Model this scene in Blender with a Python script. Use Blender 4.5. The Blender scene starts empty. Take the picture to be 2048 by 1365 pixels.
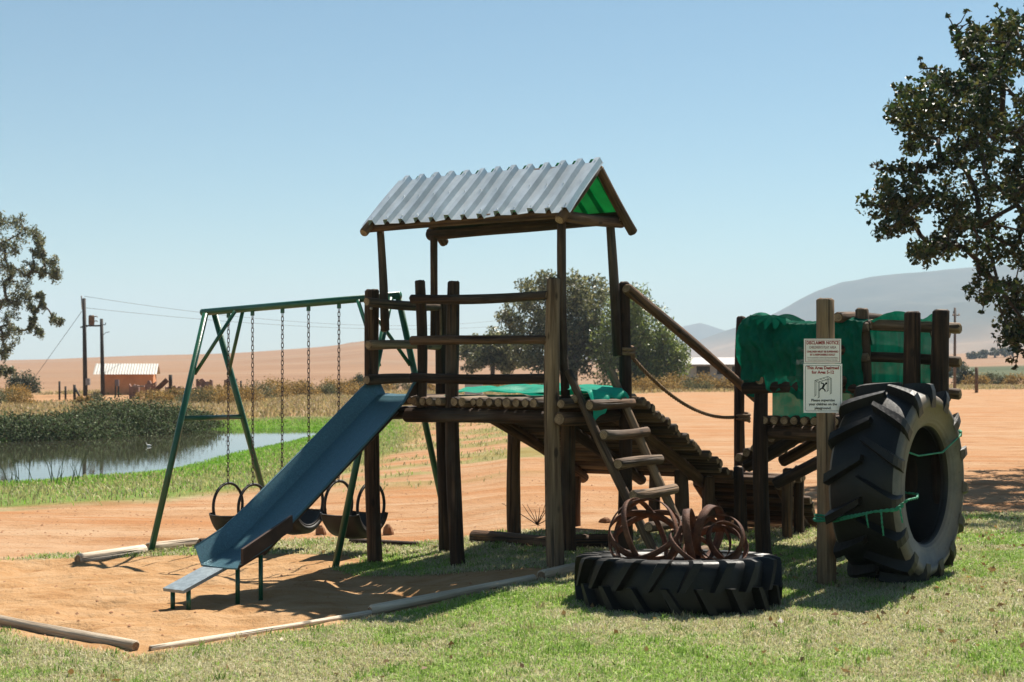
import bpy, math, random
import numpy as np
from mathutils import Vector, Matrix
random.seed(7); rng = np.random.default_rng(11)
sc = bpy.context.scene
col = sc.collection

# ------------------------------------------------------------------ camera, sky, sun, exposure
F, EYE, HZ = 2844.4, 1.63, 730.0            # focal length in photo pixels, eye height, horizon row
cam_d = bpy.data.cameras.new('camera'); cam = bpy.data.objects.new('camera', cam_d); col.objects.link(cam)
cam.location = (0, 0, EYE); cam.rotation_euler = (math.radians(90), 0, 0)
cam_d.lens = 50.0; cam_d.sensor_width = 36.0
cam_d.shift_y = (HZ - 682.5) / 2048.0
cam_d.clip_end = 20000.0
cam_d.dof.use_dof = True; cam_d.dof.focus_distance = 11.2; cam_d.dof.aperture_fstop = 5.0
sc.camera = cam

SUN_EL = math.radians(54.0); SUN_AZ = math.radians(31.0)      # azimuth from +Y towards +X
world = bpy.data.worlds.new('World'); sc.world = world; world.use_nodes = True
wn = world.node_tree.nodes; wl = world.node_tree.links
bg = wn['Background']
sky = wn.new('ShaderNodeTexSky'); sky.sky_type = 'NISHITA'; sky.sun_disc = False
sky.sun_elevation = SUN_EL; sky.sun_rotation = SUN_AZ
sky.altitude = 200.0; sky.air_density = 1.0; sky.dust_density = 0.15; sky.ozone_density = 6.0
wb_ = wn.new('ShaderNodeMixRGB'); wb_.blend_type = 'MULTIPLY'; wb_.inputs['Fac'].default_value = 1.0; wb_.inputs['Color2'].default_value = (0.93, 1.03, 0.87, 1)   # white balance of the photograph
wl.new(sky.outputs[0], wb_.inputs['Color1']); wl.new(wb_.outputs[0], bg.inputs['Color']); bg.inputs['Strength'].default_value = 0.0515

sun_d = bpy.data.lights.new('sun', 'SUN'); sun = bpy.data.objects.new('sun', sun_d); col.objects.link(sun)
sun_d.energy = 5.0; sun_d.angle = math.radians(0.53); sun_d.color = (1.0, 0.93, 0.82)
sdir = Vector((math.sin(SUN_AZ) * math.cos(SUN_EL), math.cos(SUN_AZ) * math.cos(SUN_EL), math.sin(SUN_EL)))
sun.rotation_euler = sdir.to_track_quat('Z', 'Y').to_euler(); sun.location = (20, 20, 40)

sc.view_settings.view_transform = 'Standard'; sc.view_settings.look = 'None'
sc.view_settings.exposure = 1.15; sc.view_settings.gamma = 1.0
sc.cycles.use_denoising = True
sc.cycles.max_bounces = 6; sc.cycles.transparent_max_bounces = 12; sc.cycles.volume_bounces = 1

# ------------------------------------------------------------------ small helpers
def at(px, py, d):
    return Vector(((px - 1024) / F * d, d, EYE + (HZ - py) / F * d))

O2 = Vector((-1.18, 12.41)); U2 = Vector((0.83, -0.557)).normalized(); W2 = Vector((0.557, 0.83)).normalized()
def tw(u, w, z):                                    # tower axes: u along the front, w away from the viewer
    p = O2 + U2 * u + W2 * w
    return Vector((p.x, p.y, z))
U3 = Vector((U2.x, U2.y, 0)); W3 = Vector((W2.x, W2.y, 0)); Z3 = Vector((0, 0, 1))

def S(t):
    t = np.clip(t, 0, 1); return t * t * (3 - 2 * t)
def vnoise(x, y, seed=0):
    x = np.asarray(x, float); y = np.asarray(y, float)
    xi = np.floor(x).astype(np.int64); yi = np.floor(y).astype(np.int64)
    xf = x - xi; yf = y - yi
    def h(a, b):
        n = (a * 374761393 + b * 668265263 + seed * 974634777) & 0x7fffffff
        n = ((n ^ (n >> 13)) * 1274126177) & 0x7fffffff
        return ((n ^ (n >> 16)) & 0xffff) / 65535.0
    sx = xf * xf * (3 - 2 * xf); sy = yf * yf * (3 - 2 * yf)
    a = h(xi, yi) * (1 - sx) + h(xi + 1, yi) * sx
    b = h(xi, yi + 1) * (1 - sx) + h(xi + 1, yi + 1) * sx
    return a * (1 - sy) + b * sy
def fbm(x, y, seed=0, o=3):
    v = 0; a = 0.5
    for k in range(o):
        v = v + a * vnoise(x * 2 ** k, y * 2 ** k, seed + k); a *= 0.5
    return v / (1 - 0.5 ** o)
def sdist(x, y, poly):
    """signed distance to a polygon, negative inside"""
    x = np.asarray(x, float); y = np.asarray(y, float)
    d = np.full(x.shape, 1e18); ins = np.zeros(x.shape, bool)
    n = len(poly)
    for i in range(n):
        ax, ay = poly[i]; bx, by = poly[(i + 1) % n]
        ex, ey = bx - ax, by - ay
        t = np.clip(((x - ax) * ex + (y - ay) * ey) / (ex * ex + ey * ey), 0, 1)
        d = np.minimum(d, (x - ax - t * ex) ** 2 + (y - ay - t * ey) ** 2)
        c = ((ay > y) != (by > y))
        with np.errstate(divide='ignore', invalid='ignore'):
            xc = (bx - ax) * (y - ay) / (by - ay + 1e-12) + ax
        ins ^= c & (x < xc)
    return np.where(ins, -1, 1) * np.sqrt(d)

# ------------------------------------------------------------------ terrain
WATER = -0.55
POND = [(-9.3, 25.6), (-8.2, 27.0), (-7.3, 28.8), (-7.1, 32.5), (-7.0, 35.4), (-6.5, 40.0), (-6.2, 45.0), (-7.5, 48.2),
        (-10.7, 47.5), (-12.0, 44.3), (-13.2, 42.0), (-14.6, 40.0), (-20, 38), (-27, 35), (-30, 28), (-24, 23.5), (-14, 23.8)]
SANDPIT = [(-5.5, 12.4), (-3.9, 12.75), (-3.1, 12.95), (-2.2, 13.0), (-1.5, 12.9), (-1.25, 12.45), (-1.5, 12.05), (-1.2, 11.65), (0.2, 11.35), (0.55, 11.15),
           (-0.2, 10.35), (-0.9, 9.75), (-2.25, 8.4), (-3.3, 9.25), (-5.5, 9.6)]
DIRT = [(-14, 12.3), (-4.6, 12.85), (-3.0, 13.7), (-1.9, 14.35), (0, 13.85), (1.4, 14.0), (2.9, 14.3), (4.85, 15.4), (9, 16.2), (26, 18), (60, 60), (75, 110), (10, 84), (0, 68),
        (-3.2, 50), (-2.1, 34.7), (-2.6, 26), (-3.7, 22.6), (-4.9, 19.3), (-6.5, 17.9), (-14, 16.6)]
GREEN = [(-30, 21), (-9, 18.9), (-6.6, 18.4), (-4.9, 19.6), (-3.7, 23.2), (-2.8, 28), (-2.2, 36), (-1.6, 46), (-2.5, 54), (-9, 54), (-11.5, 49), (-12, 44), (-30, 40)]
PATCH = [(-3.4, 22), (-1.5, 20.5), (0.8, 22), (2.5, 28), (1.5, 40), (-1.8, 46), (-3, 34)]
HUTDIRT = [(-33, 76), (-20, 76), (-19, 90), (-24, 97), (-33, 95)]
_hk = np.array([-.6, -.36, -.2, -.13, -.1, -.05, 0, .06, .12, .2, .3, .36, .5, .8])
_hv = np.array([4.5, 4.2, 7.8, 11.5, 14.6, 11.5, 8.0, 3.0, 2.0, 3.0, 6.5, 10.0, 14.0, 16.0])
def gz(x, y, fine=True):
    x = np.asarray(x, float); y = np.asarray(y, float)
    z = -0.10 * S((0.3 - x) / 1.4)
    z = z - 0.04 * S((y - 12.5) / 2.0) * S((0.2 - x) / 1.5)
    z = z + 0.05 * S((x - 2.2) / 0.9) * S((14 - y) / 3)
    left = S((-1.5 - x) / 3.0 + 0.2)
    z = z - 0.22 * S((y - 14) / 11.0) * left
    z = z - 0.05 * S((y - 50) / 20.0) * S((5 - x) / 20.0)
    yy = np.maximum(y, 1.0)
    hv = np.interp(x / yy, _hk, _hv)
    z = z + hv * S((y - 130) / 650.0) + 0.0015 * np.clip(y - 70, 0, 60)
    z = z + 1.2 * (fbm(x / 90, y / 90, 5) - 0.5) * S((y - 120) / 200.0)
    near = (y > 15) & (y < 62) & (x > -45) & (x < 5)
    sd = np.full(x.shape, 99.0)
    if near.any():
        sd = np.where(near, sdist(np.where(near, x, 100), np.where(near, y, 100), POND), 99.0)
    wob = 0.5 * (fbm(x * 0.8, y * 0.8, 3) - 0.5)
    k = S(1 - (sd + wob) / 2.2)
    z = np.where(sd > -0.001, z + (WATER - 0.03 - z) * k * (sd < 3), z)
    z = np.where(sd <= 0, WATER - 0.03 - 0.5 * S(-sd / 2.0), z)
    if fine:
        m = S((30 - y) / 10)
        z = z + m * 0.03 * (fbm(x * 0.7, y * 0.7, 21) - 0.5)
        inside = (x > -7) & (x < 2) & (y > 7.5) & (y < 14)
        if inside.any():
            sp = np.where(inside, sdist(np.where(inside, x, 50), np.where(inside, y, 50), SANDPIT), 9)
            ms = S(-sp / 0.35)
            z = z - 0.02 * ms + ms * (0.08 * (fbm(x * 2.4, y * 3.2, 31, 3) - 0.5) + 0.034 * (vnoise(x * 6, y * 8, 37) - 0.5))
        dd = (y > 12) & (y < 40) & (x < 20) & (x > -20)
        if dd.any():
            sp = np.where(dd, sdist(np.where(dd, x, 500), np.where(dd, y, 500), DIRT), 9)
            ms = S(-sp / 0.5) * S((34 - y) / 10)
            z = z + ms * (0.05 * (fbm(x * 1.3, y * 1.9, 41, 3) - 0.5))
    return z
def g1(x, y):
    return float(gz(np.array([x]), np.array([y]))[0])
def G(px, py, lo=5.0, hi=140.0):
    """point of the ground seen at a photo pixel"""
    ys = np.exp(np.linspace(math.log(lo), math.log(hi), 700)); xs = (px - 1024) / F * ys
    dz = EYE + (HZ - py) / F * ys - gz(xs, ys)
    i = int(np.argmax(dz < 0)); i = max(i, 1)
    t = dz[i - 1] / (dz[i - 1] - dz[i] + 1e-12); y = ys[i - 1] + t * (ys[i] - ys[i - 1]); x = (px - 1024) / F * y
    return Vector((x, y, g1(x, y)))

# ------------------------------------------------------------------ materials
K = 0.66                                     # real-world albedo level of sunlit materials at this exposure
def kc(c, k=None): return tuple(x * (K if k is None else k) for x in c)
class NT:
    def __init__(s, name):
        s.m = bpy.data.materials.new(name); s.m.use_nodes = True
        s.t = s.m.node_tree; s.b = s.t.nodes['Principled BSDF']; s.out = s.t.nodes['Material Output']
    def n(s, typ, _o=0, **kw):
        nd = s.t.nodes.new('ShaderNode' + typ)
        for k, v in kw.items():
            if k.startswith('p_'): setattr(nd, k[2:], v)
            else: s.set(nd, k, v)
        return nd
    def set(s, nd, k, v):
        key = int(k[1:]) if k[0] == 'i' and k[1:].isdigit() else k.replace('_', ' ')
        inp = nd.inputs[key]
        if hasattr(v, 'outputs'): s.t.links.new(v.outputs[0], inp)
        elif hasattr(v, 'is_linked'): s.t.links.new(v, inp)
        else: inp.default_value = v
    def ramp(s, fac, stops, interp='LINEAR'):
        r = s.n('ValToRGB'); s.set(r, 'Fac', fac); cr = r.color_ramp; cr.interpolation = interp
        while len(cr.elements) < len(stops): cr.elements.new(0.5)
        for e, (p, c) in zip(cr.elements, stops):
            e.position = p; e.color = c if len(c) == 4 else (*c, 1)
        return r
    def mix(s, f, a, b, typ='MIX'):
        m = s.n('MixRGB', p_blend_type=typ)
        s.set(m, 'Fac', f); s.set(m, 'Color1', a if not isinstance(a, tuple) else (*a[:3], 1)); s.set(m, 'Color2', b if not isinstance(b, tuple) else (*b[:3], 1)); return m
    def math(s, op, a, b=0.0, clamp=False):
        m = s.n('Math', p_operation=op, p_use_clamp=clamp); s.set(m, 'i0', a); s.set(m, 'i1', b); return m
    def noise(s, vec, scale, detail=4, rough=0.55):
        nn = s.n('TexNoise', Scale=scale, Detail=detail, Roughness=rough); s.set(nn, 'Vector', vec); return nn
    def mapping(s, vec, scale=(1, 1, 1), loc=(0, 0, 0)):
        mp = s.n('Mapping'); s.set(mp, 'Vector', vec); mp.inputs['Scale'].default_value = scale
        if hasattr(loc, 'outputs'): s.set(mp, 'Location', loc)
        else: mp.inputs['Location'].default_value = loc
        return mp
    def bump(s, h, strength=0.4, dist=0.01):
        b = s.n('Bump', Strength=strength, Distance=dist); s.set(b, 'Height', h); return b

def obj_vec(t):
    tc = t.n('TexCoord'); oi = t.n('ObjectInfo')
    r = t.math('MULTIPLY', oi.outputs['Random'], 37.0)
    va = t.n('VectorMath', p_operation='ADD'); t.set(va, 'i0', tc.outputs['Object'])
    cx = t.n('CombineXYZ'); t.set(cx, 'i0', r); t.set(cx, 'i1', r); t.set(cx, 'i2', r); t.set(va, 'i1', cx)
    return va, oi

def wood(name, dark, mid, light, wbias=0.0):
    dark, mid, light = kc(dark, .5), kc(mid, .54), kc(light, .68)
    t = NT(name); v, oi = obj_vec(t)
    st = t.noise(t.mapping(v, (26, 26, 1.3)), 1.0, 5, 0.65)
    big = t.noise(t.mapping(v, (3, 3, 1.1)), 1.0, 3)
    fac = t.math('ADD', t.math('MULTIPLY', st, 0.75), t.math('MULTIPLY', big, 0.45))
    fac = t.math('ADD', fac, t.math('MULTIPLY', t.math('SUBTRACT', oi.outputs['Random'], 0.5 - wbias), 0.28))
    c = t.ramp(fac, [(0.36, dark), (0.58, mid), (0.82, light)])
    fine = t.noise(t.mapping(v, (90, 90, 3)), 1.0, 3)
    c2 = t.mix(0.35, c, t.ramp(fine, [(0.3, (0.35, 0.35, 0.35)), (0.7, (1.3, 1.3, 1.3))]), 'MULTIPLY')
    crack = t.noise(t.mapping(v, (38, 38, 0.8)), 1.0, 2, 0.4)
    ck = t.ramp(crack, [(0.33, (0, 0, 0)), (0.39, (1, 1, 1))])
    c3 = t.mix(t.math('MULTIPLY', t.math('SUBTRACT', 1.0, ck), 0.75), c2, (0.012, 0.008, 0.006))
    vo = t.n('TexVoronoi', Scale=1.0); t.set(vo, 'Vector', t.mapping(v, (7.5, 7.5, 3.4)))
    kn = t.ramp(vo.outputs['Distance'], [(0.10, (1, 1, 1)), (0.17, (0, 0, 0))])
    c3 = t.mix(t.math('MULTIPLY', kn, 0.7), c3, (0.010, 0.006, 0.004))
    gw = t.noise(t.mapping(v, (2, 2, 0.9)), 1.0, 4, .6); c3 = t.mix(t.math('MULTIPLY', t.ramp(gw, [(0.52, (0, 0, 0)), (0.7, (1, 1, 1))]), 0.45), c3, kc((0.20, 0.165, 0.13)))
    t.set(t.b, 'Base_Color', c3); t.b.inputs['Roughness'].default_value = 0.78; t.b.inputs['Specular IOR Level'].default_value = 0.25
    hh = t.math('ADD', st, t.math('MULTIPLY', ck, 0.6))
    t.set(t.b, 'Normal', t.bump(hh, 0.9, 0.018))
    return t.m
WOOD = wood('creosote_log', (0.018, 0.009, 0.005), (0.085, 0.042, 0.022), (0.25, 0.135, 0.07))
WOODL = wood('weathered_log', (0.05, 0.028, 0.016), (0.18, 0.105, 0.06), (0.40, 0.265, 0.155), 0.03)
WOODG = wood('grey_pole', (0.38, 0.28, 0.19), (0.78, 0.62, 0.45), (0.92, 0.78, 0.6), 0.2)
def endgrain():
    t = NT('log_end'); v, oi = obj_vec(t); tc = t.n('TexCoord')
    wv = t.n('TexWave', p_wave_type='RINGS', p_rings_direction='Z', Scale=28.0, Distortion=3.0, Detail=2.0); t.set(wv, 'Vector', tc.outputs['Object'])
    c = t.ramp(wv, [(0.2, (0.20, 0.12, 0.065)), (0.8, (0.38, 0.26, 0.145))])
    nz = t.noise(v, 18, 4)
    c = t.mix(t.ramp(nz, [(0.4, (0, 0, 0)), (0.65, (1, 1, 1))]), c, (0.15, 0.09, 0.05))
    t.set(t.b, 'Base_Color', c); t.b.inputs['Roughness'].default_value = 0.85; t.set(t.b, 'Normal', t.bump(nz, 0.5, 0.01)); return t.m
ENDG = endgrain()

def simple(name, c, rough=0.6, metal=0.0, var=0.25, scale=6.0, bump=0.0, spec=0.4, dirt=None, dirtamt=0.5, k=None):
    c = kc(c, k); dirt = kc(dirt, k) if dirt else None
    t = NT(name); v, oi = obj_vec(t); nz = t.noise(v, scale, 5, 0.6)
    a = tuple(x * (1 - var) for x in c); b = tuple(min(1, x * (1 + var)) for x in c)
    cc = t.ramp(nz, [(0.3, a), (0.7, b)])
    if dirt:
        n2 = t.noise(v, scale * 0.45, 6, 0.7)
        cc = t.mix(t.math('MULTIPLY', t.ramp(n2, [(0.45, (0, 0, 0)), (0.68, (1, 1, 1))]), dirtamt), cc, dirt)
    t.set(t.b, 'Base_Color', cc); t.b.inputs['Roughness'].default_value = rough; t.b.inputs['Metallic'].default_value = metal
    t.b.inputs['Specular IOR Level'].default_value = spec
    if bump: t.set(t.b, 'Normal', t.bump(t.noise(v, scale * 6, 4), bump, 0.01))
    return t.m
GREENP = simple('green_paint', (0.012, 0.125, 0.06), 0.33, 0, 0.2, 9, 0.1, 0.5, (0.05, 0.05, 0.025), 0.35)
GALV = simple('galvanised_sheet', (0.58, 0.63, 0.66), 0.36, 0.35, 0.14, 5, 0.08, 0.5, (0.40, 0.41, 0.41), 0.4, k=1.0)
SLIDE = simple('slide_steel', (0.11, 0.24, 0.285), 0.34, 0.4, 0.3, 90, 0.2, 0.5, (0.10, 0.19, 0.25), 0.7)
SLIDEU = simple('slide_underside', (0.085, 0.045, 0.028), 0.7, 0, 0.3, 8)
STEEL = simple('chain_steel', (0.10, 0.065, 0.06), 0.45, 0.6, 0.3, 40)
RUBBER = simple('tyre_rubber', (0.008, 0.0078, 0.0076), 0.47, 0, 0.3, 5, 0.3, 0.28, (0.05, 0.04, 0.03), 0.25)
RUBBERD = simple('dusty_rubber', (0.04, 0.037, 0.034), 0.55, 0, 0.4, 4, 0.35, 0.35, (0.20, 0.155, 0.11), 0.9)
SWINGR = simple('swing_rubber', (0.022, 0.018, 0.016), 0.6, 0, 0.3, 8, 0.2, 0.4, (0.07, 0.04, 0.025), 0.6)
RUST = simple('rusted_strap', (0.11, 0.042, 0.022), 0.75, 0.1, 0.5, 16, 0.5, 0.3, (0.34, 0.14, 0.07), 0.6)
ROPE = simple('hemp_rope', (0.27, 0.16, 0.085), 0.9, 0, 0.35, 30, 0.5)
GROPE = simple('green_rope', (0.03, 0.30, 0.16), 0.7, 0, 0.3, 40, 0.3)
SIGNW = simple('sign_white', (0.90, 0.83, 0.79), 0.45, 0, 0.05, 5, 0, 0.4, (0.70, 0.62, 0.55), 0.3, k=1.0)
RED = simple('sign_red', (0.50, 0.02, 0.02), 0.5, 0, 0.1); DRED = simple('sign_maroon', (0.30, 0.045, 0.04), 0.5, 0, 0.1)
BLACK = simple('sign_black', (0.015, 0.015, 0.015), 0.5, 0, 0.1); PINK = simple('sign_faded', (0.58, 0.36, 0.33), 0.5, 0, 0.1)
HUTW = simple('orange_plaster', (0.50, 0.22, 0.10), 0.85, 0, 0.14, 2.0, 0.2, 0.2, (0.40, 0.16, 0.07), 0.5, k=1.15)
HUTR = simple('white_roof_sheet', (0.66, 0.62, 0.55), 0.6, 0, 0.12, 2)
RUIN = simple('crumbling_wall', (0.30, 0.16, 0.115), 0.9, 0, 0.5, 2.2, 0.4, 0.2, (0.42, 0.36, 0.32), 0.8)
WHITEW = simple('whitewashed_wall', (0.68, 0.64, 0.62), 0.8, 0, 0.1, 0.6)
DARKW = simple('dark_opening', (0.025, 0.022, 0.02), 0.5, 0, 0.3, 2)
STONE = simple('orange_stone', (0.36, 0.17, 0.075), 0.9, 0, 0.3, 9, 0.5)
POLE = simple('tarred_pole', (0.035, 0.025, 0.02), 0.8, 0, 0.4, 3)
TRAFO = simple('rusty_transformer', (0.20, 0.105, 0.05), 0.7, 0.1, 0.4, 5)
BARK = simple('bark', (0.075, 0.055, 0.042), 0.9, 0, 0.4, 8, 0.6)
BARKP = simple('gum_bark', (0.19, 0.14, 0.11), 0.85, 0, 0.4, 2, 0.3)
FEATHER = simple('white_feathers', (0.8, 0.79, 0.75), 0.8, 0, 0.05)

def cloth(name, c, trans, holes=0.0, weave=160, gloss=0.05):
    c = kc(c, .72)
    t = NT(name); t.t.nodes.remove(t.b)
    v, oi = obj_vec(t); nz = t.noise(v, 5, 4)
    cc = t.ramp(nz, [(0.3, tuple(x * 0.72 for x in c)), (0.7, tuple(min(1, x * 1.2) for x in c))])
    d = t.n('BsdfDiffuse', Roughness=0.6); t.set(d, 'Color', cc)
    tr = t.n('BsdfTranslucent'); t.set(tr, 'Color', cc)
    gl = t.n('BsdfGlossy', Roughness=0.42); gl.inputs['Color'].default_value = (0.55, 0.8, 0.7, 1)
    m = t.n('MixShader'); t.set(m, 'Fac', trans); t.set(m, 'i1', d); t.set(m, 'i2', tr)
    m1 = t.n('MixShader'); t.set(m1, 'Fac', gloss); t.set(m1, 'i1', m); t.set(m1, 'i2', gl); last = m1
    # woven threads: fine relief
    w1 = t.n('TexWave', Scale=weave, Distortion=0.3); t.set(w1, 'Vector', v)
    for nd in (d, gl): t.set(nd, 'Normal', t.bump(t.math('ADD', w1, nz), 0.4, 0.004))
    if holes:
        hn = t.noise(v, 9, 3); uv = t.n('TexCoord')
        a = t.n('TexWave', p_bands_direction='X', Scale=weave * 0.35, Distortion=0.0); t.set(a, 'Vector', uv.outputs['UV'])
        b = t.n('TexWave', p_bands_direction='Y', Scale=weave * 0.35, Distortion=0.0); t.set(b, 'Vector', uv.outputs['UV'])
        g = t.math('MULTIPLY', t.math('GREATER_THAN', a, 0.62), t.math('GREATER_THAN', b, 0.62))
        hf = t.math('MULTIPLY', g, t.math('MULTIPLY', t.ramp(hn, [(0.35, (0, 0, 0)), (0.7, (1, 1, 1))]), holes))
        tp = t.n('BsdfTransparent'); m2 = t.n('MixShader'); t.set(m2, 'Fac', hf); t.set(m2, 'i1', m1); t.set(m2, 'i2', tp); last = m2
    t.set(t.out, 'Surface', last); return t.m
NET = cloth('green_shade_net', (0.003, 0.17, 0.10), 0.22, 0.35, gloss=0.015)
TARP = cloth('green_tarpaulin', (0.008, 0.60, 0.40), 0.2)
GSHEET = cloth('green_translucent_sheet', (0.01, 0.36, 0.15), 0.75)

def leafmat(name, trans=0.38, rough=0.45, spec=0.35):
    t = NT(name); t.t.nodes.remove(t.b)
    a = t.n('Attribute', p_attribute_name='tint')
    d = t.n('BsdfPrincipled'); t.set(d, 'Base_Color', a.outputs['Color']); d.inputs['Roughness'].default_value = rough; d.inputs['Specular IOR Level'].default_value = spec
    tr = t.n('BsdfTranslucent'); t.set(tr, 'Color', t.mix(0.5, a.outputs['Color'], (0.9, 1.0, 0.45), 'MULTIPLY'))
    m = t.n('MixShader'); t.set(m, 'Fac', trans); t.set(m, 'i1', d); t.set(m, 'i2', tr); t.set(t.out, 'Surface', m); return t.m
LEAF = leafmat('leaves'); GRASSM = leafmat('grass_blades', 0.38, 0.6, 0.2)
def sidewall():
    t = NT('dusty_sidewall'); tc = t.n('TexCoord'); v = tc.outputs['Object']
    n1 = t.noise(v, 4, 5, .65); n2 = t.noise(v, 1.6, 4, .6); n3 = t.noise(v, 40, 3, .6)
    xy = t.n('SeparateXYZ'); t.set(xy, 'Vector', v)
    rad = t.math('SQRT', t.math('ADD', t.math('MULTIPLY', xy.outputs[0], xy.outputs[0]), t.math('MULTIPLY', xy.outputs[1], xy.outputs[1])))
    ring = t.math('SINE', t.math('MULTIPLY', rad, 210.0)); band = t.ramp(rad, [(0.46, (1, 1, 1)), (0.50, (0, 0, 0))])
    c = t.ramp(n1, [(0.3, (0.06, 0.056, 0.052)), (0.6, (0.13, 0.12, 0.108)), (0.8, (0.19, 0.17, 0.145))])
    c = t.mix(t.math('MULTIPLY', t.ramp(n2, [(0.46, (0, 0, 0)), (0.64, (1, 1, 1))]), .6), c, (0.20, 0.145, 0.095))
    ck = t.ramp(n3, [(0.28, (1, 1, 1)), (0.36, (0, 0, 0))]); c = t.mix(t.math('MULTIPLY', ck, .6), c, (0.02, 0.018, 0.016))
    t.set(t.b, 'Base_Color', c); t.b.inputs['Roughness'].default_value = .55; t.b.inputs['Specular IOR Level'].default_value = .35
    t.set(t.b, 'Normal', t.bump(t.math('ADD', t.math('MULTIPLY', t.math('MULTIPLY', ring, band), .5), t.math('MULTIPLY', n3, .6)), .5, .006)); return t.m
SIDEW = sidewall()
SCRUBM = leafmat('scrub_twigs', 0.2, 0.8, 0.1)

# ------------------------------------------------------------------ object helpers
def link(o, parent=None, origin=None):
    col.objects.link(o)
    if parent is not None:
        o.parent = parent
        o.matrix_parent_inverse = parent.matrix_basis.inverted()
    return o
def tag(o, label=None, cat=None, group=None, kind=None):
    if label: o['label'] = label
    if cat: o['category'] = cat
    if group: o['group'] = group
    if kind: o['kind'] = kind
    elif cat: o['kind'] = 'thing'
    return o
def thing(name, loc, label, cat, group=None):
    o = bpy.data.objects.new(name, None); o.empty_display_size = 0.1; o.location = loc
    col.objects.link(o); return tag(o, label, cat, group)
def mesh(name, verts, faces, mats, parent=None, smooth=False, mi=None, loc=None, rot=None):
    me = bpy.data.meshes.new(name); me.from_pydata([tuple(v) for v in verts], [], faces)
    for m in (mats if isinstance(mats, (list, tuple)) else [mats]): me.materials.append(m)
    if mi is not None: me.polygons.foreach_set('material_index', mi)
    if smooth is True: me.polygons.foreach_set('use_smooth', [True] * len(faces))
    elif smooth: me.polygons.foreach_set('use_smooth', smooth)
    me.update()
    o = bpy.data.objects.new(name, me)
    if loc is not None: o.location = loc
    if rot is not None: o.rotation_mode = 'QUATERNION'; o.rotation_quaternion = rot
    return link(o, parent)
def log(name, p0, p1, r0, r1=None, mat=WOOD, parent=None, sides=14, wob=0.075, bend=0.014, split=0.0, end=None):
    p0 = Vector(p0); p1 = Vector(p1); r1 = r0 if r1 is None else r1
    L = (p1 - p0).length; n = max(4, int(L / 0.12)); bev = min(0.014, r0 * 0.25)
    zs = [0.0, bev] + [bev + (L - 2 * bev) * k / n for k in range(1, n)] + [L - bev, L]
    ph = random.random() * 7; ba = random.random() * 6.28; ph2 = random.random() * 50
    off = [random.gauss(0, 1) for _ in range(sides)]
    V = []; Fc = []; mi = []; sm = []
    for i, z in enumerate(zs):
        t = z / L; r = r0 + (r1 - r0) * t
        if i == 0 or i == len(zs) - 1: r -= bev
        r *= 1 + wob * 0.5 * math.sin(z * 5 + ph)
        b = bend * L * math.sin(math.pi * t)
        cx = b * math.cos(ba); cy = b * math.sin(ba)
        for k in range(sides):
            a = 2 * math.pi * k / sides
            rr = r * (1 + wob * 0.45 * off[k] + wob * 0.5 * math.sin(3 * a + z * 3 + ph2))
            V.append((cx + rr * math.cos(a), cy + rr * math.sin(a), z + (random.uniform(-.004, .004) if i in (0, len(zs) - 1) else 0)))
    for i in range(len(zs) - 1):
        for k in range(sides):
            a = i * sides + k; b = i * sides + (k + 1) % sides
            Fc.append((a, b, b + sides, a + sides)); mi.append(0); sm.append(True)
    Fc.append(tuple(reversed(range(sides)))); mi.append(1); sm.append(False)
    Fc.append(tuple(range((len(zs) - 1) * sides, len(zs) * sides))); mi.append(1); sm.append(False)
    q = (p1 - p0).to_track_quat('Z', 'Y') @ Matrix.Rotation(random.random() * 6.28, 4, 'Z').to_quaternion()
    return mesh(name, V, Fc, [mat, end or ENDG], parent, sm, mi, p0, q)
def tube_vf(pts, r, sides=8, closed=False):
    pts = [Vector(p) for p in pts]; n = len(pts); V = []; Fc = []
    prev = None
    for i, p in enumerate(pts):
        a = pts[(i - 1) % n] if (i > 0 or closed) else p; b = pts[(i + 1) % n] if (i < n - 1 or closed) else p
        t = (b - a).normalized()
        if prev is None:
            ref = Vector((0, 0, 1)) if abs(t.z) < 0.9 else Vector((1, 0, 0))
            x = t.cross(ref).normalized()
        else:
            x = (prev - t * prev.dot(t)).normalized()
        prev = x; y = t.cross(x)
        rr = r[i] if hasattr(r, '__len__') else r
        for k in range(sides):
            an = 2 * math.pi * k / sides
            V.append(p + x * (rr * math.cos(an)) + y * (rr * math.sin(an)))
    for i in range(n if closed else n - 1):
        j = (i + 1) % n
        for k in range(sides):
            k2 = (k + 1) % sides
            Fc.append((i * sides + k, i * sides + k2, j * sides + k2, j * sides + k))
    if not closed:
        Fc.append(tuple(reversed(range(sides)))); Fc.append(tuple(range((n - 1) * sides, n * sides)))
    return V, Fc
def tube(name, pts, r, mat, parent=None, sides=8, closed=False):
    V, Fc = tube_vf(pts, r, sides, closed); return mesh(name, V, Fc, mat, parent, True)
def box_vf(c, ax, hx, ay, hy, az, hz):
    c = Vector(c); V = []
    for sx in (-1, 1):
        for sy in (-1, 1):
            for sz in (-1, 1): V.append(c + ax * (sx * hx) + ay * (sy * hy) + az * (sz * hz))
    return V, [(0, 1, 3, 2), (4, 6, 7, 5), (0, 4, 5, 1), (2, 3, 7, 6), (0, 2, 6, 4), (1, 5, 7, 3)]
X3 = Vector((1, 0, 0)); Y3 = Vector((0, 1, 0))
def box(name, c, hx, hy, hz, mat, parent=None, ax=X3, ay=Y3, az=Z3):
    V, Fc = box_vf(c, ax, hx, ay, hy, az, hz); return mesh(name, V, Fc, mat, parent)
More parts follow.
